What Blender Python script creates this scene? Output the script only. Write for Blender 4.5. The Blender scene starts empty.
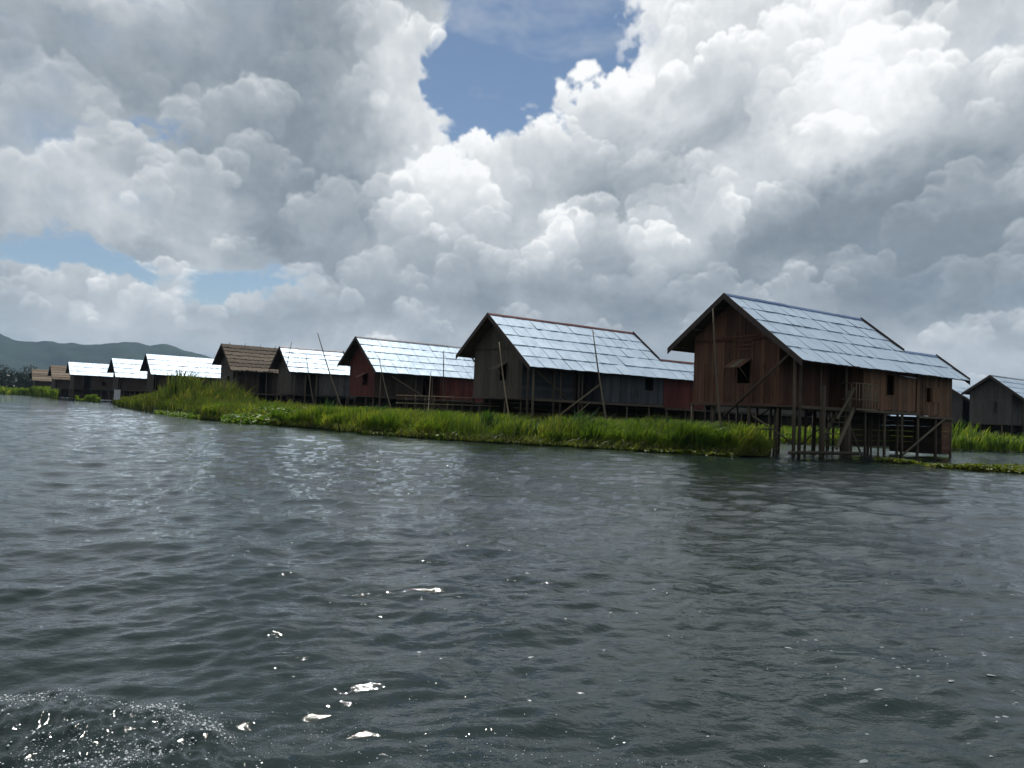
import bpy, math, random
import numpy as np
from mathutils import Vector, Matrix
SC = bpy.context.scene
COL = SC.collection
rnd = random.Random(7)
R = math.radians

# ---------------------------------------------------------------- camera
EYE = 1.3
FPX = 765.0                       # focal length in pixels of a 1024 wide frame
PITCH = math.atan(26.5 / FPX)
ROLL = R(2.4)
fwd = Vector((0, math.cos(PITCH), math.sin(PITCH)))
up0 = Vector((0, -math.sin(PITCH), math.cos(PITCH)))
rt0 = Vector((1, 0, 0))
rt = math.cos(ROLL) * rt0 + math.sin(ROLL) * up0
up = -math.sin(ROLL) * rt0 + math.cos(ROLL) * up0
cd = bpy.data.cameras.new('camera')
cam = bpy.data.objects.new('camera', cd)
COL.objects.link(cam)
cam.matrix_world = Matrix((
    (rt.x, up.x, -fwd.x, 0), (rt.y, up.y, -fwd.y, 0), (rt.z, up.z, -fwd.z, EYE), (0, 0, 0, 1)))
cd.sensor_width = 36
cd.lens = FPX * 36 / 1024
cd.clip_start = 0.05
cd.clip_end = 30000
SC.camera = cam

def ray(x, y):
    return (fwd + (x - 512) / FPX * rt - (y - 384) / FPX * up).normalized()

# ---------------------------------------------------------------- sun, sky, exposure
SUN_EL, SUN_AZ = R(55), R(-6)    # ahead of the camera, a little to the left
sd = bpy.data.lights.new('sun', 'SUN')
sd.energy = 3.2
sd.angle = R(0.5)
sd.color = (1.0, 0.95, 0.88)
sun = bpy.data.objects.new('sun', sd)
COL.objects.link(sun)
sdir = Vector((math.cos(SUN_EL) * math.sin(SUN_AZ), math.cos(SUN_EL) * math.cos(SUN_AZ), math.sin(SUN_EL)))
sun.rotation_euler = sdir.to_track_quat('Z', 'Y').to_euler()
SC.view_settings.view_transform = 'Standard'
SC.view_settings.look = 'None'
SC.view_settings.gamma = 1
SC.view_settings.exposure = 0.0

class Net:
    """small helper for building node trees"""
    def __init__(self, tree):
        self.t = tree
    def n(self, kind, **kw):
        nd = self.t.nodes.new(kind)
        for k, v in kw.items():
            setattr(nd, k, v)
        return nd
    def put(self, sock, v):
        if isinstance(v, bpy.types.NodeSocket):
            self.t.links.new(v, sock)
        elif v is not None:
            sock.default_value = v
    def m(self, op, a, b=None, c=None, clamp=False):
        nd = self.n('ShaderNodeMath', operation=op, use_clamp=clamp)
        self.put(nd.inputs[0], a); self.put(nd.inputs[1], b)
        if c is not None: self.put(nd.inputs[2], c)
        return nd.outputs[0]
    def vm(self, op, a, b=None, s=None):
        nd = self.n('ShaderNodeVectorMath', operation=op)
        self.put(nd.inputs[0], a)
        if b is not None: self.put(nd.inputs[1], b)
        if s is not None: self.put(nd.inputs['Scale'], s)
        return nd.outputs['Value'] if op in ('LENGTH', 'DOT_PRODUCT', 'DISTANCE') else nd.outputs[0]
    def noise(self, vec, scale, detail=4, rough=0.5, dist=0.0, out='Fac', lac=2.0, kind='FBM'):
        nd = self.n('ShaderNodeTexNoise')
        nd.noise_type = kind
        self.put(nd.inputs['Vector'], vec)
        nd.inputs['Scale'].default_value = scale
        nd.inputs['Detail'].default_value = detail
        nd.inputs['Roughness'].default_value = rough
        nd.inputs['Lacunarity'].default_value = lac
        nd.inputs['Distortion'].default_value = dist
        return nd.outputs[out]
    def voro(self, vec, scale, detail=0, rough=0.5, feature='F1', smooth=None, out='Distance', rand=1.0):
        nd = self.n('ShaderNodeTexVoronoi', feature=feature)
        self.put(nd.inputs['Vector'], vec)
        nd.inputs['Scale'].default_value = scale
        nd.inputs['Detail'].default_value = detail
        nd.inputs['Roughness'].default_value = rough
        nd.inputs['Randomness'].default_value = rand
        if smooth is not None: nd.inputs['Smoothness'].default_value = smooth
        return nd.outputs[out]
    def rng(self, v, a, b, c=0.0, d=1.0, kind='LINEAR'):
        nd = self.n('ShaderNodeMapRange', interpolation_type=kind)
        self.put(nd.inputs[0], v)
        for i, x in enumerate((a, b, c, d)):
            self.put(nd.inputs[i + 1], x)
        return nd.outputs[0]
    def ramp(self, v, stops):
        nd = self.n('ShaderNodeValToRGB')
        self.put(nd.inputs[0], v)
        el = nd.color_ramp.elements
        while len(el) < len(stops): el.new(0.5)
        for e, (p, c) in zip(el, stops):
            e.position = p; e.color = (*c, 1)
        return nd.outputs[0]
    def mix(self, f, a, b, mode='MIX'):
        nd = self.n('ShaderNodeMix', data_type='RGBA', blend_type=mode)
        self.put(nd.inputs[0], f)
        for s, v in ((nd.inputs[6], a), (nd.inputs[7], b)):
            self.put(s, v if isinstance(v, bpy.types.NodeSocket) else (*v, 1))
        return nd.outputs[2]

world = bpy.data.worlds.new('World')
SC.world = world
world.use_nodes = True
world.cycles.sampling_method = 'MANUAL'
world.cycles.sample_map_resolution = 1024
wt = world.node_tree
wt.nodes.clear()
N = Net(wt)
sky = N.n('ShaderNodeTexSky', sky_type='NISHITA')
sky.sun_disc = False
sky.sun_elevation = SUN_EL
sky.sun_rotation = SUN_AZ
sky.air_density = 1.0
sky.dust_density = 0.1
sky.ozone_density = 1.2
# pixel tables: where the photograph has openings and masses
GAPS = [
    (556, 0, 96, 58, 0, 1.9), (525, 60, 58, 62, 25, 1.5), (474, 95, 30, 46, 25, 1.3), (535, 115, 40, 34, 30, .8), (470, 145, 28, 16, 0, .7),
    (218, 282, 50, 32, 15, 1.7), (205, 268, 30, 18, 15, .8), (75, 238, 52, 20, 0, 1.5), (500, 135, 34, 20, 0, .9), (180, 117, 44, 17, 15, 0.85), (20, 235, 30, 12, 0, .6), (75, 165, 55, 18, 0, 0.6),
    (758, 102, 30, 16, 0, 0.9), (505, 101, 24, 26, 0, 0.4), (765, 272, 44, 18, 0, 0.85), (300,130,30,12,10,.5),(740,180,40,12,20,.45),
    (350, 80, 90, 120, 0, -0.9), (700, 110, 120, 110, 30, -1.0), (660, 40, 40, 60, 0, -0.9), (420, 230, 80, 50, 0, -0.8),(560,190,70,40,0,-.8),
    (640, 250, 180, 90, 0, -0.7), (900, 150, 200, 140, 0, -0.7), (120, 60, 160, 50, 0, -0.6), (120, 195, 120, 24, 0, -0.4),(130,320,160,24,0,-.4), (480,128,20,10,0,-.8)]
HEADS = [  # (x, y, radius in pixels, boldness)
    (505, 178, 46, .8), (560, 160, 34, .6), (625, 62, 62, .9), (598, 120, 40, .8), (690, 40, 60, .5), (430, 40, 46, .5), (425, 110, 40, .5), (470, 190, 40, .8),
    (868, 118, 40, .95), (835, 150, 26, .9), (905, 95, 34, .7), (430, 215, 48, .9), (400, 245, 36, .6), (590, 255, 40, .95), (550, 285, 30, .8), (690, 235, 44, .9),
    (660, 262, 30, .8), (100, 285, 34, .9), (40, 300, 30, .8), (165, 300, 30, .7), (20, 262, 26, .7), (110, 200, 50, .7), (50, 205, 44, .6), (190, 215, 40, .5),
    (330, 250, 46, .4), (300, 320, 40, .5), (380, 300, 40, .4), (760, 60, 70, .3), (820, 70, 50, .5), (960, 120, 50, .6), (1000, 60, 50, .5), (985, 215, 40, .6),
    (930, 260, 50, .4), (880, 300, 40, .4), (800, 300, 26, .6), (990, 300, 34, .5), (130, 60, 60, .4), (220, 150, 44, .5), (60, 110, 60, .3), (280, 60, 60, .3),
    (720, 310, 30, .6), (640, 310, 36, .5), (480, 290, 36, .5), (760, 235, 40, .5), (480, 128, 16, .6), (240, 258, 18, .4),
    (30, 275, 24, .8), (75, 292, 26, .8), (120, 302, 24, .8), (160, 316, 22, .7), (195, 326, 20, .7), (60, 322, 20, .6), (250, 318, 24, .6), (135, 278, 22, .8), (10, 310, 20, .6),
    (420, 325, 22, .4), (520, 335, 24, .4), (600, 345, 20, .4), (700, 340, 20, .5), (960, 350, 22, .6), (1005, 340, 20, .6)]
TONE = [
    (275, 100, 80, 130, 10, -0.75), (60, 70, 110, 70, 0, -0.40), (350, 200, 110, 50, -10, -0.55), (420, 60, 60, 90, 0, 0.35),
    (120, 190, 150, 36, 10, 0.50), (100, 225, 130, 26, 8, -0.45), (60, 300, 120, 50, 0, 0.30), (150, 15, 140, 30, 0, 0.25),
    (330, 300, 150, 50, 0, -0.30), (430, 215, 60, 50, 30, 0.50), (455, 300, 110, 40, 0, -0.25), (480, 180, 60, 36, 0, 0.40),
    (610, 60, 60, 110, 35, 0.55), (670, 150, 80, 60, 30, -0.30), (575, 240, 60, 45, 20, 0.55), (690, 235, 70, 36, 0, 0.40),
    (620, 310, 130, 50, 0, -0.28), (760, 30, 150, 60, 0, 0.30), (870, 105, 55, 50, 30, 0.22), (840, 145, 50, 36, 0, 0.45),
    (930, 200, 100, 80, -20, -0.60), (830, 240, 130, 44, 20, -0.42), (930, 50, 120, 50, 0, 0.30), (960, 290, 120, 50, 0, -0.35),
    (1000, 210, 60, 30, -30, 0.35), (980, 350, 80, 30, 0, 0.35), (800, 285, 60, 20, 0, 0.30), (380, 345, 150, 26, 0, .10),
    (130, 335, 170, 24, 0, .05), (740, 190, 70, 36, 20, 0.25), (620, 190, 50, 45, 0, -0.25), (200,240,50,26,0,.3)]

def sky_image(Wd, Hd, ray, fpx, blue_fn=None, az_rng=(-math.pi, math.pi), el_max=math.pi/2):
    """cloud coverage and cloud brightness on an azimuth / elevation grid"""
    f4 = np.float32
    az = (az_rng[0] + (np.arange(Wd, dtype=f4) + .5) / Wd * (az_rng[1] - az_rng[0]))[None, :]
    el = ((np.arange(Hd, dtype=f4) + .5) / Hd * el_max)[:, None]
    per = (az + math.pi) / (2 * math.pi)
    yy = (el + 0.10 * (1 - np.exp(-el / 0.16))) / (2 * math.pi)
    rs = np.random.RandomState(11)
    def perlin(fx, oy=0.0, dx=None, dy=None, sy=1.0):
        fx = int(fx)
        ang = rs.rand(fx, fx) * 2 * math.pi
        gx, gy = np.cos(ang).astype(f4), np.sin(ang).astype(f4)
        x = per * fx + (0 if dx is None else dx * fx)
        y = yy * fx * sy + oy + (0 if dy is None else dy * fx * sy)
        x, y = np.broadcast_arrays(x, y)
        xi = np.floor(x).astype(np.int32); yi = np.floor(y).astype(np.int32)
        xf = (x - xi).astype(f4); yf = (y - yi).astype(f4)
        u = xf * xf * xf * (xf * (xf * 6 - 15) + 10); v = yf * yf * yf * (yf * (yf * 6 - 15) + 10)
        x0 = xi % fx; x1 = (xi + 1) % fx; y0 = yi % fx; y1 = (yi + 1) % fx
        def g(a, b, px, py):
            return gx[b, a] * px + gy[b, a] * py
        a = g(x0, y0, xf, yf); b = g(x1, y0, xf - 1, yf)
        c = g(x0, y1, xf, yf - 1); d = g(x1, y1, xf - 1, yf - 1)
        t0 = a + u * (b - a)
        return (t0 + v * (c + u * (d - c) - t0)) * f4(1.5)
    # slow swirl that bends everything
    wx = perlin(17) * .0075 + perlin(43) * .0022 + perlin(110) * .0007
    wy = perlin(17, 5) * .0055 + perlin(43, 5) * .0018 + perlin(110, 3) * .0006
    soft = perlin(9, 2, wx, wy, 1.3) * 0.9 + perlin(20, 7, wx, wy, 1.3) * 0.6
    bil = []
    for k, fx in enumerate((24, 45, 84, 160, 300, 570, 1080, 1900)):
        n = perlin(fx, k, wx, wy, 1.2)
        bil.append(np.sqrt(n * n + .004) * 1.7 - 0.45)
    amps = (1.0, .85, .62, .42, .27, .17, .11, .06)
    detail = sum(x * y for x, y in zip(amps, bil)) * 0.8
    fineh = sum(x * y for x, y in zip(amps[3:], bil[3:])) * 0.8
    # hand placed masses, in the tangent plane of each direction
    waz, wel = az + wx * 2 * math.pi * 1.1 + .022*bil[2] + .012*bil[4], el + wy * 2 * math.pi * 1.1 - .018*bil[1] - .012*bil[3] - .006*bil[5]
    # directions are only used inside the blobs' own neighbourhood
    def blobs(items):
        out = np.zeros((Hd, Wd), f4)
        for x, y, rx, ry, ang, w in items:
            c = ray(x, y)
            ca, ce = math.atan2(c[0], c[1]), math.asin(c[2])
            da = (waz - ca + math.pi) % (2 * math.pi) - math.pi
            da = da * math.cos(ce); de = wel - ce
            a = math.radians(ang)
            p = (da * math.cos(a) + de * math.sin(a)) * fpx / rx
            q = (-da * math.sin(a) + de * math.cos(a)) * fpx / ry
            out += w * np.exp(-1.1 * (p * p + q * q)).astype(f4)
        return out
    gap = blobs(GAPS); tone = blobs(TONE)
    pe = Hd / el_max
    px = Wd / (az_rng[1] - az_rng[0])
    wsp = perlin(130, 3, wx, wy, 1.6) + .6 * perlin(280, 3, wx, wy, 1.6) + .4 * perlin(600, 3, wx, wy, 1.6)
    dens = 0.66 + 0.40 * soft + 0.42 * detail - 0.95 * gap
    alpha = np.clip((dens + 0.10 + .10 * wsp) / 0.50, 0, 1); alpha = alpha * alpha * (3 - 2 * alpha)
    sm = perlin(14, 3, wx, wy, 1.5) * .5 + perlin(33, 3, wx, wy, 1.5) * .35 + perlin(80, 3, wx, wy, 1.3) * .2
    fine = perlin(60, 3, wx, wy) + .6 * perlin(125, 3, wx, wy) + .4 * perlin(260, 3, wx, wy) + .28 * perlin(520, 3, wx, wy) + .2 * perlin(1000, 3, wx, wy)
    wisp = fine * .5
    tn = np.tanh(tone * 1.2)
    lum = (0.535 + 0.44 * tn + 0.26 * sm + 0.10 * wisp + 0.16 * np.exp(-np.clip(dens, 0, 2) * 3.5)).astype(f4)
    nA = (fine * .8).astype(f4)
    thin = np.clip(perlin(31, 3, wx, wy, 1.4) * 1.5 + perlin(90, 3, wx, wy, 1.4) * .7 - .15, 0, 1) * .55
    alpha *= 1 - thin * np.clip(1.3 - dens, 0, 1)
    n_mid = (perlin(60) + .6 * perlin(125) + .4 * perlin(260) + .25 * perlin(520)).astype(f4)
    n_sml = (perlin(220) + .6 * perlin(450) + .4 * perlin(900) + .25 * perlin(1800)).astype(f4)
    elf = el[:, 0]
    def puff(ca, ce, r, jit, top, strength):
        """one rounded cloud head: crisp lit crown, base dissolving into the mass"""
        y0 = int((ce - 1.3 * r) * pe); y1 = int((ce + 1.5 * r) * pe) + 2
        y0 = max(y0, 0); y1 = min(y1, Hd)
        if y1 - y0 < 3: return
        cx = (ca - az_rng[0]) * px; w = int(1.5 * r / max(math.cos(ce), .12) * px) + 2
        ix = np.arange(int(cx) - w, int(cx) + w + 1); jx = ix % Wd
        dx = ((ix - cx) / px * math.cos(ce) / r)[None, :]
        dy = ((elf[y0:y1] - ce) / r)[:, None]
        sl = (slice(y0, y1),)
        big = min(1, r / .05)
        nn = n_mid[y0:y1][:, jx] * (.42 * big + .1) + n_sml[y0:y1][:, jx] * (.20 + .22 * (1 - big))
        d = np.sqrt(dx * dx + dy * dy) + nn * .75
        sharp = 4.5 + 5 * top
        m = np.clip((1 - d) * sharp, 0, 1)
        m *= np.clip((dy + .75 + nn * .6) / 1.1, 0, 1) * strength
        s = (dx * -.12 + dy * 1.0)
        rim = np.exp(-np.clip(1 - d, 0, 1) * 4.0)
        c0 = lum0[min(max(int((ce) * pe), 0), Hd - 1), int(cx) % Wd] + jit
        L = c0 + .13 * s + .20 * rim * np.clip(dy + .35, 0, 1) + .06 * nn
        A = lum[y0:y1]; old = A[:, jx]
        A[:, jx] = old + (L - old) * m
        B = alpha[y0:y1]; ob = B[:, jx]
        g = gapc[min(max(int(ce * pe), 0), Hd - 1), int(cx) % Wd]
        if g < .3: B[:, jx] = np.maximum(ob, np.clip(m * 1.6, 0, 1))
    lum0 = lum.copy(); gapc = gap
    heads = []
    n = 620
    for i in range(n):
        ce = math.asin(rs.rand() ** 1.25 * .98); ca = rs.rand() * 2 * math.pi - math.pi
        heads.append((ca, ce))
    heads = [h for h in heads if not (abs(h[0]) < .66 and h[1] < .58 and rs.rand() < .55)]
    for x, y, r, bo in HEADS:
        c = ray(x, y); heads.append((math.atan2(c[0], c[1]), math.asin(c[2]), r / fpx, bo))
    heads.sort(key=lambda h: -h[1] + rs.rand() * .12)
    for hd in heads:
        ca, ce = hd[:2]
        sc = .30 + .70 * min(1, ce / .33)
        r = (.035 + .060 * rs.rand()) * sc
        if len(hd) > 2: r = hd[2]
        top = rs.rand()
        jb = (rs.rand() - .5) * .10 - .01
        g = gapc[min(int(ce * pe), Hd - 1), int((ca - az_rng[0]) * px) % Wd]
        if g > .35: continue
        bold = rs.rand() if len(hd) == 2 else hd[3]
        puff(ca, ce, r, jb - .02, .3, .45 + .35 * bold)
        for k in range(int(4 + 5 * rs.rand())):
            t = (rs.rand() - .5) * 2.6
            r2 = r * (.30 + .30 * rs.rand())
            a2 = ca + math.sin(t) * r * .85 / max(math.cos(ce), .12); e2 = ce + math.cos(t) * r * .75
            puff(a2, e2, r2, jb + .03 + .05 * rs.rand(), top, .35 + .5 * bold)
            for q in range(int(3 + 4 * rs.rand())):
                t2 = t * .5 + (rs.rand() - .5) * 2.6
                r3 = r2 * (.28 + .32 * rs.rand())
                puff(a2 + math.sin(t2) * r2 * .85 / max(math.cos(ce), .12), e2 + math.cos(t2) * r2 * .8, r3, jb + .06 + .07 * rs.rand(), top, .3 + .55 * bold)
    lum = lum + .055 * nA + .02 * n_sml
    cir = np.clip(perlin(15, 3, wx * 3, wy * 3, 3.2) * .9 + perlin(45, 3, wx * 3, wy * 3, 3.0) * .7 + wsp * .25 + .02, 0, 1) * .55
    lum = np.where(alpha < cir, .74, lum); alpha = np.maximum(alpha, cir)
    lum = lum + .07 * np.exp(-el / .13)
    lum = np.where(lum < .2, .2 * np.exp((lum - .2) / .25), lum)
    return alpha, lum.astype(f4), soft

SKW, SKH = 4608, 1152
cov, cl_lum, _ = sky_image(SKW, SKH, ray, FPX)
stops = [(0.0, (.125, .155, .190)), (0.3, (.225, .265, .305)), (0.55, (.40, .44, .475)), (0.8, (.66, .69, .71)), (1.0, (.96, .97, .97))]
buf = np.empty((SKH, SKW, 4), np.float32)
for i in range(3):
    buf[..., i] = np.interp(cl_lum, [s[0] for s in stops], [s[1][i] for s in stops])
buf[..., 3] = cov
img = bpy.data.images.new('clouds', SKW, SKH, alpha=True, float_buffer=True)
img.colorspace_settings.name = 'Non-Color'
img.alpha_mode = 'CHANNEL_PACKED'
img.pixels.foreach_set(buf.ravel())
img.update()
img.pack()
del buf
tc = N.n('ShaderNodeTexCoord')
sep = N.n('ShaderNodeSeparateXYZ')
wt.links.new(tc.outputs['Generated'], sep.inputs[0])
uu = N.m('MULTIPLY_ADD', N.m('ARCTAN2', sep.outputs[0], sep.outputs[1]), 1 / (2 * math.pi), 0.5)
vv = N.m('MULTIPLY', N.m('ARCSINE', sep.outputs[2]), 2 / math.pi)
vv = N.m('MINIMUM', N.m('MAXIMUM', vv, 0.001), 0.998)
cmb = N.n('ShaderNodeCombineXYZ')
wt.links.new(uu, cmb.inputs[0]); wt.links.new(vv, cmb.inputs[1])
tex = N.n('ShaderNodeTexImage', image=img, interpolation='Cubic', extension='REPEAT')
wt.links.new(cmb.outputs[0], tex.inputs[0])
blue = N.n('ShaderNodeBackground'); wt.links.new(sky.outputs[0], blue.inputs[0]); blue.inputs[1].default_value = 0.074
cl = N.n('ShaderNodeBackground'); wt.links.new(tex.outputs[0], cl.inputs[0]); cl.inputs[1].default_value = 1.08
mx = N.n('ShaderNodeMixShader')
wt.links.new(tex.outputs[1], mx.inputs[0]); wt.links.new(blue.outputs[0], mx.inputs[1]); wt.links.new(cl.outputs[0], mx.inputs[2])
wo = N.n('ShaderNodeOutputWorld'); wt.links.new(mx.outputs[0], wo.inputs[0])

# ---------------------------------------------------------------- materials
def new_mat(name):
    m = bpy.data.materials.new(name)
    m.use_nodes = True
    m.node_tree.nodes.clear()
    return m, Net(m.node_tree)

def finish(m, n, shader, disp=None):
    o = n.n('ShaderNodeOutputMaterial')
    m.node_tree.links.new(shader, o.inputs['Surface'])
    if disp is not None: m.node_tree.links.new(disp, o.inputs['Displacement'])
    return m

def principled(n, color, rough=0.8, metal=0.0, spec=0.3, normal=None):
    b = n.n('ShaderNodeBsdfPrincipled')
    n.put(b.inputs['Base Color'], color if isinstance(color, bpy.types.NodeSocket) else (*color, 1))
    n.put(b.inputs['Roughness'], rough)
    n.put(b.inputs['Metallic'], metal)
    n.put(b.inputs['Specular IOR Level'], spec)
    if normal is not None: n.put(b.inputs['Normal'], normal)
    return b

def bump(n, h, strength=0.5, dist=0.02):
    b = n.n('ShaderNodeBump')
    b.inputs['Strength'].default_value = strength
    b.inputs['Distance'].default_value = dist
    n.put(b.inputs['Height'], h)
    return b.outputs[0]

def wood(name, col, var=0.35, grain=(14, 14, 1.2), weave=False, stain=0.4):
    m, n = new_mat(name)
    co = n.n('ShaderNodeTexCoord').outputs['Object']
    oi = n.n('ShaderNodeObjectInfo').outputs['Random']
    gv = n.n('ShaderNodeMapping'); n.put(gv.inputs['Vector'], co); gv.inputs['Scale'].default_value = grain
    g = n.noise(gv.outputs[0], 1.0, 6, 0.6, 0.4)
    blot = n.noise(co, 0.9, 5, 0.6)
    f = n.m('ADD', n.m('MULTIPLY', n.m('SUBTRACT', g, 0.5), 1.3), n.m('MULTIPLY', n.m('SUBTRACT', oi, 0.5), var * 1.6))
    f = n.m('ADD', f, n.m('MULTIPLY', n.m('SUBTRACT', blot, 0.5), stain * 2.2))
    k = n.m('ADD', f, 1.0)
    k = n.m('MAXIMUM', k, 0.25)
    c = n.vm('SCALE', col, s=k)
    grey = n.mix(n.rng(blot, 0.5, 0.75, 0, 0.45), c, tuple(0.75 * sum(col) / 3 for _ in range(3)))
    h = g
    if weave:
        w = n.voro(n.vm('MULTIPLY', co, (9, 9, 22)), 1.0, 0, 0.5, 'F1')
        h = n.m('ADD', g, n.m('MULTIPLY', w, 0.8))
        grey = n.mix(n.rng(w, 0.1, 0.6, 0.0, 0.35), grey, tuple(x * 0.45 for x in col))
    b = principled(n, grey, 0.82, 0, 0.25, bump(n, h, 0.6, 0.01))
    return finish(m, n, b.outputs[0])

M = {}
M['redbrown'] = wood('red brown stained boards', (0.090, 0.042, 0.025), var=.5, stain=.55)
M['warmboard'] = wood('warm brown split boards', (0.130, 0.070, 0.038), var=.5, stain=.5)
M['maroon'] = wood('maroon painted boards', (0.100, 0.023, 0.017), stain=0.4)
M['greybrown'] = wood('weathered bamboo matting', (0.085, 0.070, 0.054), weave=True)
M['bluegrey'] = wood('blue grey weathered boards', (0.055, 0.060, 0.068))
M['darkbrown'] = wood('dark brown boards', (0.050, 0.034, 0.025))
M['darkgrey'] = wood('dark grey brown boards', (0.072, 0.066, 0.060))
M['stilt'] = wood('weathered round timber', (0.072, 0.056, 0.038), var=0.6)
M['bamboo'] = wood('dry bamboo pole', (0.21, 0.165, 0.10), var=0.5)
M['barge'] = wood('dark roof edge board', (0.055, 0.040, 0.034), var=0.1)
M['inner'] = wood('smoke dark timber lining', (0.06, 0.042, 0.030))  # even dark brown for linings, trunks and underfloor boards
M['railwood'] = wood('pale railing wood', (0.12, 0.10, 0.068), var=0.3)

def metal_mat():
    m, n = new_mat('zinc roof sheet')
    co = n.n('ShaderNodeTexCoord').outputs['Object']
    oi = n.n('ShaderNodeObjectInfo').outputs['Random']
    ds = n.noise(n.vm('ADD', co, n.vm('SCALE', (17.0, 5.0, 3.0), s=oi)), 2.2, 6, 0.6)
    streak = n.noise(n.vm('MULTIPLY', co, (16.0, 1.0, 1.0)), 1.0, 4, 0.6)
    f = n.m('ADD', n.m('MULTIPLY', n.m('SUBTRACT', ds, 0.5), 0.6), n.m('MULTIPLY', n.m('SUBTRACT', oi, 0.5), 0.20))
    f = n.m('ADD', f, n.m('MULTIPLY', n.m('SUBTRACT', streak, 0.5), 0.35))
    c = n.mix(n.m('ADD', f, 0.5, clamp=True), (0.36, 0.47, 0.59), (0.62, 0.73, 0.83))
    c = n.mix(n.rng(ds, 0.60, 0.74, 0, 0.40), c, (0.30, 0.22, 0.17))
    wv = n.n('ShaderNodeTexWave', wave_type='BANDS', bands_direction='X')
    n.put(wv.inputs['Vector'], co); wv.inputs['Scale'].default_value = 4.2
    hb = n.m('ADD', n.m('MULTIPLY', wv.outputs['Fac'], 0.5), n.m('MULTIPLY', ds, 1.4))
    b = principled(n, c, n.rng(ds, 0.3, 0.7, 0.48, 0.66), 0.66, 0.4, bump(n, hb, 0.55, 0.012))
    return finish(m, n, b.outputs[0])
M['zinc'] = metal_mat()

def simple(name, a, b_, scale, rough=0.7, metal=0.0, bumps=0.5, bd=0.01, vec=(1, 1, 1), spec=0.3):
    m, n = new_mat(name)
    co = n.vm('MULTIPLY', n.n('ShaderNodeTexCoord').outputs['Object'], vec)
    f = n.noise(co, scale, 7, 0.62, 0.3)
    oi = n.n('ShaderNodeObjectInfo').outputs['Random']
    f = n.m('ADD', f, n.m('MULTIPLY', n.m('SUBTRACT', oi, 0.5), 0.3))
    c = n.mix(n.rng(f, 0.3, 0.7), a, b_)
    p = principled(n, c, rough, metal, spec, bump(n, f, bumps, bd))
    return finish(m, n, p.outputs[0])
M['cap_blue'] = simple('blue painted ridge metal', (0.10, 0.16, 0.30), (0.17, 0.25, 0.42), 3, 0.45, 0.4)
M['cap_red'] = simple('rust red ridge metal', (0.09, 0.025, 0.022), (0.16, 0.05, 0.04), 3, 0.5, 0.3)
M['cap_grey'] = simple('dull grey ridge metal', (0.14, 0.13, 0.14), (0.30, 0.29, 0.30), 3, 0.5, 0.4)
M['thatch'] = simple('dry brown thatch', (0.075, 0.058, 0.042), (0.235, 0.185, 0.135), 2.0, 0.9, 0, 0.9, 0.05, (7, 3, 3))
M['thatch_pale'] = simple('sun bleached thatch', (0.14, 0.105, 0.075), (0.35, 0.27, 0.195), 2.0, 0.9, 0, 0.9, 0.05, (7, 3, 3))
M['mud'] = simple('dark wet mud', (0.012, 0.011, 0.007), (0.035, 0.030, 0.018), 2.5, 0.7, 0, 0.6, 0.05)
M['board_white'] = simple('faded white paint', (0.35, 0.36, 0.38), (0.55, 0.56, 0.58), 4)
M['underfloor_dark'] = simple('added dark underfloor backing', (0.02, 0.022, 0.025), (0.05, 0.05, 0.055), 9)  # underfloor darkness put into the colour of an added sheet

def leaf_mat(name, a, b_, c_, trans=0.45, rough=0.5, patch=0.25):
    m, n = new_mat(name)
    geo = n.n('ShaderNodeNewGeometry')
    co = n.n('ShaderNodeTexCoord').outputs['Object']
    pt = n.noise(co, patch * 2.2, 5, 0.7)
    r = geo.outputs['Random Per Island']
    f = n.m('ADD', n.m('MULTIPLY', r, 0.50), n.rng(pt, 0.38, 0.62, -0.12, 0.55))
    c = n.ramp(f, [(0.0, a), (0.55, b_), (0.97, c_)])
    d = principled(n, c, rough, 0, 0.35)
    t = n.n('ShaderNodeBsdfTranslucent'); n.put(t.inputs[0], n.mix(1.0, c, (1.25, 1.35, 0.55), 'MULTIPLY'))
    mx = n.n('ShaderNodeMixShader'); mx.inputs[0].default_value = trans
    m.node_tree.links.new(d.outputs[0], mx.inputs[1]); m.node_tree.links.new(t.outputs[0], mx.inputs[2])
    return finish(m, n, mx.outputs[0])
M['grass'] = leaf_mat('green lake grass', (0.024, 0.060, 0.010), (0.125, 0.195, 0.020), (0.33, 0.32, 0.06))
M['reed'] = leaf_mat('olive reeds', (0.045, 0.07, 0.014), (0.09, 0.12, 0.022), (0.19, 0.165, 0.06))
M['straw'] = leaf_mat('yellow brown dying stems', (0.06, 0.07, 0.02), (0.11, 0.13, 0.03), (0.20, 0.19, 0.06), 0.35)
M['hyacinth'] = leaf_mat('water hyacinth leaf', (0.05, 0.12, 0.015), (0.12, 0.20, 0.025), (0.28, 0.29, 0.08), 0.45, 0.48, 0.6)
M['weed'] = leaf_mat('yellow green weed', (0.06, 0.10, 0.018), (0.14, 0.17, 0.03), (0.27, 0.24, 0.08), 0.35, 0.4, 0.8)
M['darkleaf'] = leaf_mat('dark broad leaf', (0.018, 0.05, 0.012), (0.03, 0.08, 0.016), (0.06, 0.12, 0.025), 0.3)
M['flower'] = simple('whitish specks', (0.42, 0.45, 0.36), (0.60, 0.60, 0.52), 5)  # pale tone of the specks over the hyacinth leaves
M['farleaf'] = leaf_mat('dark far foliage', (0.008, 0.016, 0.008), (0.014, 0.026, 0.011), (0.024, 0.038, 0.015), 0.12, 0.6, 0.05)

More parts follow.
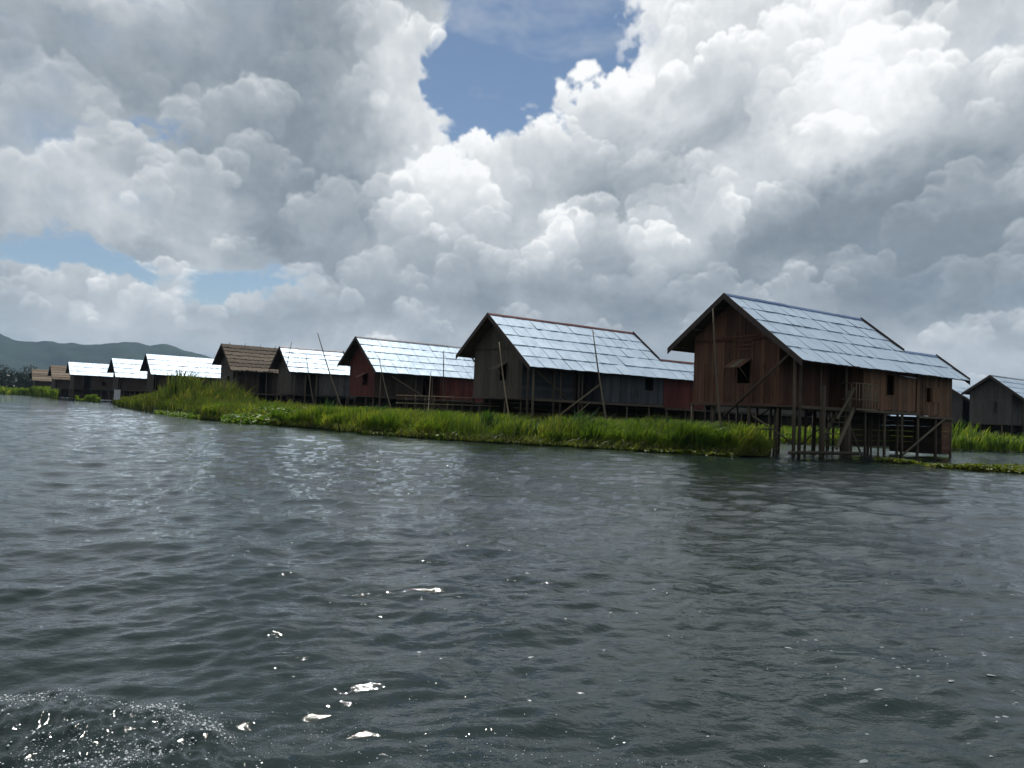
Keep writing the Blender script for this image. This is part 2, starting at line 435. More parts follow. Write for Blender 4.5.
# ---------------------------------------------------------------- object helpers
def link(o, parent=None):
    COL.objects.link(o)
    if parent is not None: o.parent = parent
    return o
def mesh_obj(name, verts, faces, mat, parent=None, smooth=False):
    me = bpy.data.meshes.new(name)
    me.from_pydata([tuple(v) for v in verts], [], faces)
    me.materials.append(mat)
    if smooth:
        me.polygons.foreach_set('use_smooth', [True] * len(me.polygons))
    me.update()
    return link(bpy.data.objects.new(name, me), parent)
def np_obj(name, co, tris, mat, parent=None, smooth=False, k=3):
    """fast mesh from numpy arrays of k-sided faces"""
    me = bpy.data.meshes.new(name)
    me.vertices.add(len(co)); me.vertices.foreach_set('co', np.asarray(co, np.float32).ravel())
    nf = len(tris)
    me.loops.add(nf * k); me.loops.foreach_set('vertex_index', np.asarray(tris, np.int32).ravel())
    me.polygons.add(nf); me.polygons.foreach_set('loop_start', np.arange(0, nf * k, k, dtype=np.int32))
    if smooth: me.polygons.foreach_set('use_smooth', np.ones(nf, bool))
    me.materials.append(mat)
    me.update(calc_edges=True)
    return link(bpy.data.objects.new(name, me), parent)
def root(name, label, cat, loc, rz=0.0, group=None):
    o = bpy.data.objects.new(name, None)
    o.empty_display_size = 0.5
    o.location = loc; o.rotation_euler = (0, 0, rz)
    o['label'] = label; o['category'] = cat
    if group: o['group'] = group
    return link(o)
def tag(o, label, cat, group=None, kind=None):
    if label: o['label'] = label
    if cat: o['category'] = cat
    if group: o['group'] = group
    if kind: o['kind'] = kind
    return o
def ext_poly(poly, off):
    """polygon (list of points) extruded by a vector -> verts, faces"""
    n = len(poly); off = Vector(off)
    v = [Vector(p) for p in poly]
    v += [p + off for p in v]
    f = [tuple(range(n - 1, -1, -1)), tuple(range(n, 2 * n))]
    f += [(i, (i + 1) % n, n + (i + 1) % n, n + i) for i in range(n)]
    return v, f
def tube_geo(p0, p1, r0, r1, n=7, bend=0.0, seg=1):
    p0, p1 = Vector(p0), Vector(p1)
    ax = (p1 - p0).normalized()
    a = ax.cross(Vector((0.3, 1, 0.1))).normalized(); b = ax.cross(a)
    v, f = [], []
    for s in range(seg + 1):
        t = s / seg
        c = p0.lerp(p1, t) + a * (bend * math.sin(math.pi * t))
        r = r0 + (r1 - r0) * t
        for i in range(n):
            q = 2 * math.pi * i / n
            v.append(c + (a * math.cos(q) + b * math.sin(q)) * r)
    for s in range(seg):
        for i in range(n):
            f.append((s * n + i, s * n + (i + 1) % n, (s + 1) * n + (i + 1) % n, (s + 1) * n + i))
    f.append(tuple(range(n - 1, -1, -1))); f.append(tuple(range(seg * n, seg * n + n)))
    return v, f
class Joined:
    def __init__(self): self.v = []; self.f = []
    def add(self, vf):
        k = len(self.v); self.v += vf[0]; self.f += [tuple(i + k for i in f) for f in vf[1]]
    def build(self, name, mat, parent=None, **k):
        return mesh_obj(name, self.v, self.f, mat, parent, **k)

def L(u, v, w): return Vector((u, -v, w))       # house frame: u along the ridge, v across, w up

# corrugated sheet, four buckled variants sharing mesh data between all roofs
def sheet_mesh(i):
    r = random.Random(50 + i)
    nx, ny = 5, 3
    v, f = [], []
    for layer in (0, 1):
        for j in range(ny):
            for k in range(nx):
                x, y = k / (nx - 1) - 0.5, j / (ny - 1)
                if layer == 0: r.jit = r.uniform(-0.010, 0.010)
                z = 0.018 + 0.027 * y + (r.uniform(-0.014, 0.016) if j == ny - 1 else r.uniform(-.006, .006))
                if layer == 1: z = top[j * nx + k] - 0.008
                else: (top.append(z) if (j or k) else top0(z))
                v.append((x, -y, z))
    q = nx * ny
    for j in range(ny - 1):
        for k in range(nx - 1):
            a = j * nx + k
            f.append((a, a + nx, a + nx + 1, a + 1)); f.append((q + a, q + a + 1, q + a + nx + 1, q + a + nx))
    for k in range(nx - 1):
        a = (ny - 1) * nx + k
        f.append((a, q + a, q + a + 1, a + 1)); f.append((k, k + 1, q + k + 1, q + k))
    for j in range(ny - 1):
        a, b = j * nx, j * nx + nx - 1
        f.append((a, q + a, q + a + nx, a + nx)); f.append((b, b + nx, q + b + nx, q + b))
    me = bpy.data.meshes.new('roof_sheet')
    me.from_pydata(v, [], f); me.materials.append(M['zinc']); me.update()
    return me
top = []
def top0(z):
    top.clear(); top.append(z)
SHEETS = [sheet_mesh(i) for i in range(6)]

def board_wall(parent, A, B, edges, bottom, topfn, mat, nrm, holes=(), joined=None, name='wall_board', th=0.03):
    """upright boards from point A to B (u, v); edges are distances along AB; nrm is the outward side"""
    d = Vector((B[0] - A[0], B[1] - A[1])); ln = d.length; d /= ln
    es = sorted(set([e for e in edges if 0 <= e <= ln] + [0, ln] + [h[0] for h in holes] + [h[1] for h in holes]))
    es = [es[0]] + [b for a, b in zip(es, es[1:]) if b - a > 0.05 or b == ln]
    for i, (a, b) in enumerate(zip(es, es[1:])):
        g = 0.004
        a2, b2 = a + g, b - g
        proud = rnd.choice((0.0, 0.0, 0.008, 0.014))
        spans = [(bottom, None)]
        for h in holes:
            if a + 0.01 < h[1] and b - 0.01 > h[0]:
                spans = [(bottom, h[2]), (h[3], None)]
        for z0, z1 in spans:
            def P(s, z): 
                p = (A[0] + d[0] * s, A[1] + d[1] * s)
                return L(p[0] + nrm[0] * proud, p[1] + nrm[1] * proud, z)
            ta, tb = (topfn(a2), topfn(b2)) if z1 is None else (z1, z1)
            if min(ta, tb) - z0 < 0.02: continue
            zz = z0 + (rnd.uniform(-.02, .02) if z0 == bottom else 0)
            poly = [P(a2, zz), P(b2, zz), P(b2, tb)]
            if z1 is None and abs(topfn((a2 + b2) / 2) - (ta + tb) / 2) > 0.02: poly.append(P((a2 + b2) / 2, topfn((a2 + b2) / 2)))
            poly.append(P(a2, ta))
            vf = ext_poly(poly, L(-nrm[0] * th, -nrm[1] * th, 0))
            if joined is not None: joined.add(vf)
            else: mesh_obj(name, vf[0], vf[1], mat, parent)

def slat_wall(parent, A, B, z0, z1, h, mat, nrm, name='wall_slat', joined=None, th=0.025):
    z = z0
    while z < z1 - 0.03:
        zt = min(z + h - 0.012, z1)
        j = rnd.uniform(-.006, .012)
        p = [L(A[0] + nrm[0] * j, A[1] + nrm[1] * j, z), L(B[0] + nrm[0] * j, B[1] + nrm[1] * j, z + rnd.uniform(-.01, .01)),
             L(B[0] + nrm[0] * j, B[1] + nrm[1] * j, zt), L(A[0] + nrm[0] * j, A[1] + nrm[1] * j, zt)]
        vf = ext_poly(p, L(-nrm[0] * th, -nrm[1] * th, 0))
        if joined is not None: joined.add(vf)
        else: mesh_obj(name, vf[0], vf[1], mat, parent)
        z += h

def beam(parent, name, p0, p1, w, h, mat):
    """square timber between two house-frame points"""
    a, b = L(*p0), L(*p1); ax = (b - a).normalized()
    s = ax.cross(Vector((0, 0, 1)))
    s = s.normalized() if s.length > 0.1 else Vector((1, 0, 0))
    t = s.cross(ax).normalized()
    poly = [a + s * w / 2 + t * h / 2, a - s * w / 2 + t * h / 2, a - s * w / 2 - t * h / 2, a + s * w / 2 - t * h / 2]
    vf = ext_poly(poly, b - a)
    return mesh_obj(name, vf[0], vf[1], mat, parent)
def pole(parent, name, p0, p1, r0, r1=None, mat=None, n=7, bend=0.0, seg=1, raw=False):
    a, b = (Vector(p0), Vector(p1)) if raw else (L(*p0), L(*p1))
    vf = tube_geo(a, b, r0, r1 or r0 * .85, n, bend, seg)
    return mesh_obj(name, vf[0], vf[1], mat or M['stilt'], parent, smooth=True)

def window(parent, A, d, nrm, s0, s1, z0, z1, mat, shutter=None):
    """frame round an opening; A start point of the wall, d its unit direction; shutter = how it stands open"""
    def P(s, z, o=0.02): return (A[0] + d[0] * s + nrm[0] * o, A[1] + d[1] * s + nrm[1] * o, z)
    t = 0.05
    j = Joined()
    for a, b in (((s0 - t, z0 - t), (s1 + t, z0)), ((s0 - t, z1), (s1 + t, z1 + t)), ((s0 - t, z0), (s0, z1)), ((s1, z0), (s1 + t, z1))):
        poly = [L(*P(a[0], a[1], .03)), L(*P(b[0], a[1], .03)), L(*P(b[0], b[1], .03)), L(*P(a[0], b[1], .03))]
        j.add(ext_poly(poly, L(-nrm[0] * .06, -nrm[1] * .06, 0)))
    w = j.build('window', mat, parent)
    if shutter == 'awning':       # propped out from its top edge
        o0, o1 = 0.04, 0.72
        zt, zb = z1 + .05, z1 - .32
        for k in range(3):
            a = s0 - .12 + (s1 - s0 + .2) * k / 3; b = s0 - .12 + (s1 - s0 + .2) * (k + 1) / 3 - .01
            vf = ext_poly([L(*P(a, zt, o0)), L(*P(b, zt, o0)), L(*P(b, zb, o1)), L(*P(a, zb, o1))], (0, 0, -.025))
            mesh_obj('shutter_board', vf[0], vf[1], M['railwood'] if k == 1 else mat, w)
        pole(w, 'prop_stick', P(s1 - .05, z0 + .1, .03), P(s1 - .02, zb - .02, o1 - .05), .012, mat=M['bamboo'], n=5)
    elif shutter == 'side':       # swung back against the wall
        vf = ext_poly([L(*P(s1 + .04, z0, .05)), L(*P(s1 + .04 + (s1 - s0) * .9, z0, .16)), L(*P(s1 + .04 + (s1 - s0) * .9, z1, .16)), L(*P(s1 + .04, z1, .05))], L(nrm[0] * .025, nrm[1] * .025, 0))
        mesh_obj('shutter', vf[0], vf[1], mat, w)
    return w

def roof_slope(parent, u0, u1, v0, v1, H, s, side, cols, rows, style, joined_ok=False):
    """cover the slope between across-distances v0..v1 (side = +1 right, -1 left) with sheets or thatch"""
    ang = math.atan(s)
    if style == 'zinc':
        du = (u1 - u0) / cols; dv = (v1 - v0) / rows; ln = dv / math.cos(ang)
        for r in range(rows - 1, -1, -1):
            off = rnd.uniform(-.035, .035) * du
            for c in range(-1, cols + 1):
                a = max(u0, u0 + c * du + off); b = min(u1, u0 + (c + 1) * du + off)
                if b - a < .12 * du: continue
                if a - u0 < .13 * du: a = u0
                if u1 - b < .13 * du: b = u1
                o = bpy.data.objects.new('roof_sheet', SHEETS[rnd.randrange(6)])
                link(o, parent)
                v = v0 + r * dv
                X = Vector((1, 0, 0)) * side
                Y = -L(0, side, -s).normalized()              # mesh -y runs down the slope
                Z = X.cross(Y)
                jr = Matrix.Rotation(rnd.gauss(0, .005), 3, 'Z') @ Matrix.Rotation(rnd.gauss(0, .006), 3, 'X') @ Matrix.Rotation(rnd.gauss(0, .009), 3, 'Y')
                m = Matrix((X, Y, Z)).transposed() @ jr
                m = m @ Matrix.Diagonal((b - a - .022, ln * 1.05, 1))
                m4 = m.to_4x4(); m4.translation = L((a + b) / 2, side * v, H - s * v + .012)
                o.matrix_local = m4
    else:
        mat = M[style]
        r_ = max(6, rows)
        dv = (v1 - v0) / r_
        for r in range(r_):
            n = int((u1 - u0) / .16)
            vv, ff = [], []
            va, vb = v0 + r * dv, v0 + (r + 1) * dv + .06
            for k in range(n + 1):
                u = u0 + (u1 - u0) * k / n
                jz, jv = rnd.uniform(-.02, .03), rnd.uniform(-.09, .07)
                pa = (u, side * va, H - s * va + .05 + rnd.uniform(-.01, .02))
                pb = (u, side * (vb + jv), H - s * (vb + jv) + .12 + jz)
                pc = (u, side * (vb + jv - .02), H - s * (vb + jv) + .02)
                vv += [L(*pa), L(*pb), L(*pc)]
                if k:
                    q = (k - 1) * 3
                    for i in (0, 1): 
                        f = (q + i, q + i + 1, q + i + 4, q + i + 3)
                        ff.append(f if side > 0 else f[::-1])
            mesh_obj('thatch_course', vv, ff, mat, parent)

def lining(parent, u0, u1, v0, v1, H, s, side):
    p = [L(u0, side * v0, H - s * v0 - .03), L(u1, side * v0, H - s * v0 - .03), L(u1, side * v1, H - s * v1 - .03), L(u0, side * v1, H - s * v1 - .03)]
    vf = ext_poly(p, (0, 0, -.03))
    mesh_obj('roof_lining', vf[0], vf[1], M['inner'], parent)

def barge(parent, u, v0, v1, H, s, side, mat, up_=.10, dn=.16):
    p = [L(u, side * v0, H - s * v0 + up_), L(u, side * v1, H - s * v1 + up_), L(u, side * v1, H - s * v1 - dn), L(u, side * v0, H - s * v0 - dn)]
    vf = ext_poly(p, L(-.035, 0, 0))
    mesh_obj('barge_board', vf[0], vf[1], mat, parent)

def ridge_cap(parent, u0, u1, v, H, s, mat, n=6, drop=.11):
    """bent ridge plates laid end to end"""
    for k in range(n):
        a = u0 + (u1 - u0) * k / n; b = u0 + (u1 - u0) * (k + 1) / n + .03
        dz = rnd.uniform(0, .02)
        pr = []
        for x in (a, min(b, u1)):
            pr += [L(x, v - drop, H - s * drop + .075 + dz), L(x, v, H + .085 + dz), L(x, v + drop, H - s * drop + .075 + dz), L(x, v + drop, H - s * drop + .03 + dz), L(x, v, H + .04 + dz), L(x, v - drop, H - s * drop + .03 + dz)]
        f = [(i, (i + 1) % 6, 6 + (i + 1) % 6, 6 + i) for i in range(6)] + [(5, 4, 3, 2, 1, 0), (6, 7, 8, 9, 10, 11)]
        mesh_obj('ridge_plate', pr, f, mat, parent)

GROUP = 'stilt houses in a row along the lake'
def house(label, x, y, yaw, H, s, sL, vL, vR, L1, L2, v2=2.1, Fl=1.97, gable='redbrown', side='redbrown', porch='redbrown',
          annex='redbrown', roof='zinc', cap='cap_blue', wL=2.07, porch_u=5.0, annex_u=9.2, cols=11, rows=5, near=True, bw=.3,
          win_gable=None, wins=(), ext=True, trim='barge', bargem='barge', detail=2, group=GROUP, awning='awning', dark_skirt=True):
    t = root('stilt_house', label, 'house', (x, y, 0), math.pi / 2 - yaw, group)
    wR1 = vR - 1.43; wR = vR - .5; Z = Fl
    J = None if near else Joined()
    ug = .7                                         # gable wall set back under the overhang
    du = bw
    def rj(total, w):
        e, a = [], 0
        while a < total:
            a += w * rnd.uniform(.8, 1.2); e.append(a)
        return e
    def topg(q):                                    # roof height over the gable wall, q from the left corner
        v = q - wL
        return (H - sL * -v if v < 0 else H - s * v) - .07
    wg = []
    holes = []
    if win_gable:
        a, b, z0, z1 = win_gable; holes = [(a + wL, b + wL, z0, z1)]
    board_wall(t, (ug, -wL), (ug, wR1), rj(wL + wR1, du), Z, topg, M[gable], (-1, 0), holes, J)
    if win_gable: window(t, (ug, -wL), (0, 1), (-1, 0), a + wL, b + wL, z0, z1, M[gable], awning)
    # ledger boards on the gable
    for zz in ((Z - .02,) if not near else (Z - .02, Z + (H - Z) * .60)):
        half = wR1 if zz < Z + 1 else min(wR1, (H - .1 - zz) / s) - .05
        hl = wL if zz < Z + 1 else min(wL, (H - .1 - zz) / sL) - .05
        beam(t, 'gable_rail', (ug - .05, -hl, zz), (ug - .05, half, zz), .05, .09, M[gable])
    Le = L2 - .55 if ext else L1 - .55              # where the long wall ends
    # recessed porch wall, then the room wall flush with the posts
    if porch_u > ug + .5:
        if porch == 'bluegrey' and near:
            slat_wall(t, (ug, wR1), (porch_u - 1.1, wR1), Z, H - s * wR1 - .08, .22, M[porch], (0, 1))
        else:
            board_wall(t, (ug, wR1), (porch_u - 1.1, wR1), rj(porch_u - ug - 1.1, du), Z, lambda q: H - s * wR1 - .08, M[porch], (0, 1), (), J)
        beam(t, 'door_post', (porch_u - 1.08, wR1, Z), (porch_u - 1.08, wR1, H - s * wR1 - .1), .08, .08, M['stilt'])
        board_wall(t, (porch_u, wR1 - 1.2), (porch_u, wR - .04), rj(wR - wR1 + 1.2, du), Z, lambda q: H - s * (wR1 - 1.2 + q) - .08, M[side], (-1, 0), (), J)
    ua = annex_u if ext else Le
    hz = [(w[0] - porch_u, w[1] - porch_u, w[2], w[3]) for w in wins if w[0] < ua]
    ztop = H - s * wR - .06
    board_wall(t, (porch_u, wR), (ua, wR), rj(ua - porch_u, du), Z, lambda q: ztop, M[side], (0, 1), hz, J)
    if ext:
        hz2 = [(w[0] - ua, w[1] - ua, w[2], w[3]) for w in wins if w[0] >= ua]
        JA = None if near else Joined()
        board_wall(t, (ua + .01, wR + .03), (Le, wR + .03), rj(Le - ua, du), Z - .13, lambda q: ztop, M[annex], (0, 1), hz2, JA)
        if JA: JA.build('annex_wall', M[annex], t)
    for w in wins:
        A0 = (porch_u, wR) if w[0] < ua else (ua, wR + .03)
        window(t, A0, (1, 0), (0, 1), w[0] - A0[0], w[1] - A0[0], w[2], w[3], M[side if w[0] < ua else annex], w[4] if len(w) > 4 else None)
    # end and left walls
    vb = wR
    def tope(q):
        v = vb - q
        hh = H if not ext else H
        lim = (H - s * v2) if ext else 9
        return min(lim, H - sL * -v if v < 0 else H - s * v) - .09
    board_wall(t, (Le, vb), (Le, -wL), rj(vb + wL, .4), Z - .1, tope, M[annex if ext else side], (1, 0), (), J)
    board_wall(t, (Le, -wL), (ug, -wL), rj(Le - ug, .6), Z, lambda q: H - sL * wL - .07, M[side], (0, -1), (), J)
    if ext:                                         # inner gable closing the step in the roof
        board_wall(t, (L1 - .5, -wL), (L1 - .5, wR - .1), rj(wR + wL, .5), Z, topg, M[side], (1, 0), (), J)
    if J: J.build('wall', M[gable], t)
    # floor
    vf = ext_poly([L(ug - .1, -wL - .1, Z - .03), L(Le, -wL - .1, Z - .03), L(Le, wR - .02, Z - .03), L(ug - .1, wR - .02, Z - .03)], (0, 0, -.07))
    mesh_obj('floor', vf[0], vf[1], M['inner'], t)
    beam(t, 'floor_beam', (ug, wR + .06, Z - .08), (ua, wR + .06, Z - .08), .09, .12, M['stilt'])
    if ext: beam(t, 'floor_beam', (ua + .05, wR + .09, Z - .2), (Le, wR + .09, Z - .2), .08, .1, M['stilt'])
    # roof
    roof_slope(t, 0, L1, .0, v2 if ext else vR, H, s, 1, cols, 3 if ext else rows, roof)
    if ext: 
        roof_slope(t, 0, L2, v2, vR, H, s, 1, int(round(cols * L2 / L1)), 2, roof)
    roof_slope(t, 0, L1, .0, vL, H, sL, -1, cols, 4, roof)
    lining(t, .02, L1, 0, v2 if ext else vR - .05, H, s, 1); lining(t, .02, L1, 0, vL - .05, H, sL, -1)
    if ext:
        lining(t, .02, L2 - .02, v2, vR - .05, H, s, 1)
        Hx = H - s * v2                              # lower rear roof: its far slope runs down to the left
        roof_slope(t, L1, L2, 0, 1.2, Hx, s, 1, 3, 1, roof) if False else None
        p = [L(L1, v2, Hx), L(L2, v2, Hx), L(L2, -wL - .5, Hx - sL * .45 * (v2 + wL + .5)), L(L1, -wL - .5, Hx - sL * .45 * (v2 + wL + .5))]
        vf = ext_poly(p, (0, 0, -.04)); mesh_obj('rear_roof', vf[0], vf[1], M['zinc'] if roof == 'zinc' else M[roof], t)
    bm = M[bargem]
    barge(t, 0, 0, vL + .03, H, sL, -1, bm); barge(t, 0, .0, vR + .05, H, s, 1, bm)
    barge(t, L1 + .04, .0, (v2 if ext else vR) + .03, H, s, 1, bm, .17); barge(t, L1 + .04, 0, vL, H, sL, -1, bm)
    if ext: barge(t, L2 + .04, v2, vR + .05, H, s, 1, bm, .15)
    if cap:
        ridge_cap(t, .02, L1, 0, H, s, M[cap], max(3, int(L1 / 1.7)))
        if ext: ridge_cap(t, L1 + .04, L2, v2, H - s * v2, s, M[cap], 2, .11)
    # purlins sticking out under the overhang
    if detail > 1:
        for q in (.5, 1.6, 2.6):
            pole(t, 'purlin', (-.02, -q, H - sL * q - .14), (ug + .1, -q, H - sL * q - .14), .04, .04, M['inner'], 5)
            pole(t, 'purlin', (-.02, q, H - s * q - .14), (ug + .1, q, H - s * q - .14), .04, .04, M['inner'], 5)
    # stilts in rows under the floor
    us = [ug] + [ug + (Le - ug) * k / (8 if near else 6) for k in range(1, (9 if near else 7))]
    for iv, v in enumerate((wR - .02, .85, -wL)):
        for iu, u in enumerate(us):
            if iv == 0 and not near and iu % 1: continue
            uu = u + rnd.uniform(-.12, .12) if iu else u
            topz = Z - .05
            if iv == 0 and uu < porch_u + .1: topz = H - s * wR - .1
            r = rnd.uniform(.045, .075) if near else .07
            pole(t, 'stilt', (uu, v + (.06 if iv == 0 else 0), -.6), (uu + rnd.uniform(-.04, .04), v + (.03 if iv == 0 else 0), topz), r, r * .85, M['stilt'], 7 if near else 5)
    if dark_skirt:  # added slats and rails that darken the open space under the floor
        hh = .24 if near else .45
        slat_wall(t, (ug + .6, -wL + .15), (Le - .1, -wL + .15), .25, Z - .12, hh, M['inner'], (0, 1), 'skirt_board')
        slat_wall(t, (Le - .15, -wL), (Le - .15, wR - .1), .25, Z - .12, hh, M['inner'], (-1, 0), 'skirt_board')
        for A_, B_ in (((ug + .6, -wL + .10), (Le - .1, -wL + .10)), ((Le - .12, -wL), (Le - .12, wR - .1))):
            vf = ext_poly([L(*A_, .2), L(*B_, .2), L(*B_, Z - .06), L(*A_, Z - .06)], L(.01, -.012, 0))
            mesh_obj('dark_backing', vf[0], vf[1], M['underfloor_dark'], t)  # added near-black sheet behind the slats, stands in for underfloor darkness
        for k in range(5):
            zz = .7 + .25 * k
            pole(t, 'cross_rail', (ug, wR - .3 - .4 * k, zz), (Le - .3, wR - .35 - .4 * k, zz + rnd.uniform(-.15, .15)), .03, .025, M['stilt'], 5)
    if detail > 1:
        for v in (-wL * .5, wR1):
            pole(t, 'stilt', (ug, v, -.6), (ug, v, Z - .05), .05, .045, M['stilt'], 6)
        for u0_, u1_, v in ((ug, us[2], -.3), (us[3], us[5], .2), (us[6], us[8], -.4)):
            pole(t, 'brace', (u0_, v, .3), (u1_, v, Z - .1), .035, .03, M['stilt'], 5)
        pole(t, 'cross_rail', (ug - .1, -wL, .95), (ug - .1, wR1 + .1, 1.0), .03, .03, M['stilt'], 5)
    return t

# ---------------------------------------------------------------- the row of houses
h1 = house('nearest red-brown board house with blue roof ridge, standing on stilts in open water',
           8.413, 30.74, .956, 6.31, .765, .715, 2.93, 3.60, 9.96, 12.95, win_gable=(.22, .86, 2.78, 3.72),
           wins=((6.75, 7.35, 2.62, 3.46), (10.0, 10.42, 2.45, 3.08, 'side')), dark_skirt=False, cols=12, rows=5, bw=.26, bargem='barge', side='warmboard', annex='warmboard')
def extras_h1(t):
    wR = 3.05
    # thick post and slim posts carrying the eave
    pole(t, 'post', (.28, 3.2, -.6), (.28, 3.15, 3.65), .065, .055, M['stilt'], 8)
    pole(t, 'post', (2.12, 3.17, -.6), (2.12, 3.17, 2.75), .10, .09, M['stilt'], 8)
    pole(t, 'post', (3.9, 3.15, -.6), (3.9, 3.15, 2.65), .10, .09, M['stilt'], 8)
    pole(t, 'brace', (.2, 3.1, 3.95), (.42, -.15, 1.45), .06, .055, M['inner'], 6)
    for z_, a_, b_ in ((4.15, -.05, 1.0), (4.32, -.05, 1.0), (4.50, -.05, 1.0), (4.68, -.6, 1.2)):
        beam(t, 'gable_slat', (.66, a_, z_), (.66, b_, z_), .03, .05, M['redbrown'])
    for v_ in (-2.0, -1.45, -.95, -.45, .1, .98, 1.5, 2.05):
        beam(t, 'batten', (.665, v_, 1.98), (.665, v_, 4.9 - abs(v_) * .9), .035, .03, M['warmboard'])
    # porch balcony
    b = mesh_obj('balcony', *ext_poly([L(3.45, 3.05, 1.95), L(4.95, 3.05, 1.95), L(4.95, 3.75, 1.95), L(3.45, 3.75, 1.95)], (0, 0, -.07)), M['railwood'], t)
    for z in (2.30, 2.92):
        pole(b, 'rail', (3.45, 3.72, z), (4.95, 3.72, z), .025, .025, M['railwood'], 5)
        pole(b, 'rail', (3.45, 3.08, z), (3.45, 3.72, z), .025, .025, M['railwood'], 5)
    for k in range(8):
        u = 3.45 + 1.5 * k / 7
        pole(b, 'baluster', (u, 3.72, 1.9), (u + rnd.uniform(-.03, .03), 3.72, 2.95), .022, .02, M['railwood'], 5)
    for k in range(1, 3): pole(b, 'baluster', (3.45, 3.08 + .22 * k, 1.9), (3.45, 3.08 + .22 * k, 2.95), .022, .02, M['railwood'], 5)
    # stair down to the water
    st = root('stair', '', '', (0, 0, 0)); del st['label'], st['category']; st.parent = t
    st.location = (0, 0, 0)
    for v in (3.62, 2.95):
        beam(st, 'stringer', (3.5, v, 1.95), (2.35, v, .35), .05, .16, M['railwood'])
    for k in range(7):
        f = (k + .5) / 7; u = 2.35 + 1.15 * f; z = .35 + 1.6 * f
        beam(st, 'tread', (u, 2.95, z), (u, 3.62, z), .2, .035, M['railwood'])
    beam(st, 'handrail', (3.45, 3.66, 2.75), (2.3, 3.66, 1.5), .05, .06, M['railwood'])
    # landing log, long low braces, boarded privy corner
    pole(t, 'landing_log', (-.3, 3.75, .22), (3.9, 3.75, .2), .07, .06, M['stilt'], 7)
    pole(t, 'landing_log', (-.5, 3.55, .2), (4.0, 3.5, .17), .06, .06, M['stilt'], 7)
    pole(t, 'brace', (8.0, 3.2, .1), (11.6, 3.2, 1.75), .05, .045, M['railwood'], 6)
    pole(t, 'brace', (4.3, 2.9, 1.4), (5.4, 2.9, 0), .045, .04, M['stilt'], 6)
    pole(t, 'brace', (-.1, 1.6, 1.5), (.7, 2.9, .5), .04, .035, M['stilt'], 6)
    slat_wall(t, (11.55, 3.12), (12.42, 3.12), .12, 1.80, .21, M['redbrown'], (0, 1), 'skirt_board')
    slat_wall(t, (12.40, 3.10), (12.40, 1.4), .12, 1.80, .21, M['redbrown'], (1, 0), 'skirt_board')
    slat_wall(t, (8.2, .7), (11.6, .7), .35, 1.96, .25, M['darkbrown'], (0, 1), 'skirt_board')
    slat_wall(t, (11.55, 3.08), (11.55, .7), .12, 1.80, .25, M['darkbrown'], (-1, 0), 'skirt_board')
    for k, (u, v) in enumerate(((1.3, 1.6), (2.9, 1.9), (3.3, .4), (4.6, 1.8), (5.3, 2.1), (5.9, .3), (6.5, 1.7), (7.1, 2.3), (7.6, .6), (8.2, 2.0), (9.4, 2.2))):
        pole(t, 'stilt', (u, v, -.6), (u + rnd.uniform(-.06, .06), v, 1.9), rnd.uniform(.04, .07), None, M['stilt'], 6)
    # wall battens standing proud of the long room wall
    for u in (5.03, 6.6, 7.9, 9.15, 10.9):
        beam(t, 'batten', (u, wR + .03, 1.95), (u, wR + .03, 3.95), .05, .05, M['redbrown'])
    vf = ext_poly([L(7.75, wR + .08, 3.52), L(8.75, wR + .08, 3.50), L(8.75, wR + .30, 3.44), L(7.75, wR + .30, 3.46)], (0, 0, -.03))
    mesh_obj('ledge_board', vf[0], vf[1], M['board_white'], t)
extras_h1(h1)

h2 = house('grey matting-walled stilt house with rust-red roof ridge and maroon rear annex',
           -1.43, 40.28, .92, 6.32, .77, .75, 2.85, 3.69, 10.96, 14.6, v2=2.2, gable='greybrown', side='bluegrey', porch='bluegrey', annex='maroon',
           cap='cap_red', porch_u=5.4, annex_u=10.3, win_gable=(.35, .95, 2.85, 3.75), wins=((8.75, 9.45, 2.75, 3.45),), cols=12, rows=5)
pole(h2, 'brace', (2.0, 3.3, .9), (5.1, 3.3, 2.85), .055, .05, M['bamboo'], 6)
pole(h2, 'brace', (.5, 3.1, 3.7), (3.7, 3.0, 1.6), .06, .05, M['stilt'], 6)
for u in (.3, 2.0, 3.7): pole(h2, 'post', (u, 3.28, -.4), (u, 3.25, 3.6), .06, .055, M['stilt'], 7)
pole(h2, 'brace', (3.0, 3.4, .9), (4.4, 3.4, 1.9), .03, .03, M['bamboo'], 6)
for u in (6.9, 8.2, 9.9): beam(h2, 'batten', (u, 3.22, 1.95), (u, 3.22, 3.6), .05, .05, M['bluegrey'])
h3 = house('dark red board stilt house with bright metal roof and dull grey ridge',
           -12.2, 58.84, .90, 6.43, .79, .74, 2.82, 3.45, 10.2, 13.4, gable='maroon', side='maroon', porch='darkbrown', annex='maroon',
           cap='cap_grey', porch_u=6.0, annex_u=9.4, win_gable=(.25, .95, 2.8, 3.7), cols=11, rows=5, bw=.36)
pole(h3, 'brace', (1.5, 3.2, 3.5), (6.2, 3.2, 1.2), .06, .055, M['stilt'], 6)
h4 = house('small grey stilt house with pale metal roof, beside the large thatched house',
           -21.2, 69.2, .96, 6.15, .77, .75, 2.55, 2.95, 6.1, 9.3, v2=1.75, gable='greybrown', side='darkgrey', porch='darkgrey', annex='bluegrey',
           cap='cap_grey', porch_u=3.0, annex_u=5.5, cols=7, rows=5, bw=.36)
h5 = house('large brown thatched stilt house between two metal-roofed houses',
           -29.9, 78.2, .92, 6.85, .78, .73, 2.75, 3.5, 9.6, 9.6, ext=False, gable='greybrown', side='darkbrown', porch='darkbrown',
           roof='thatch', cap=None, porch_u=4.4, wins=((6.2, 7.0, 2.7, 3.4),), win_gable=(.2, .9, 2.8, 3.6), rows=7, bw=.4)
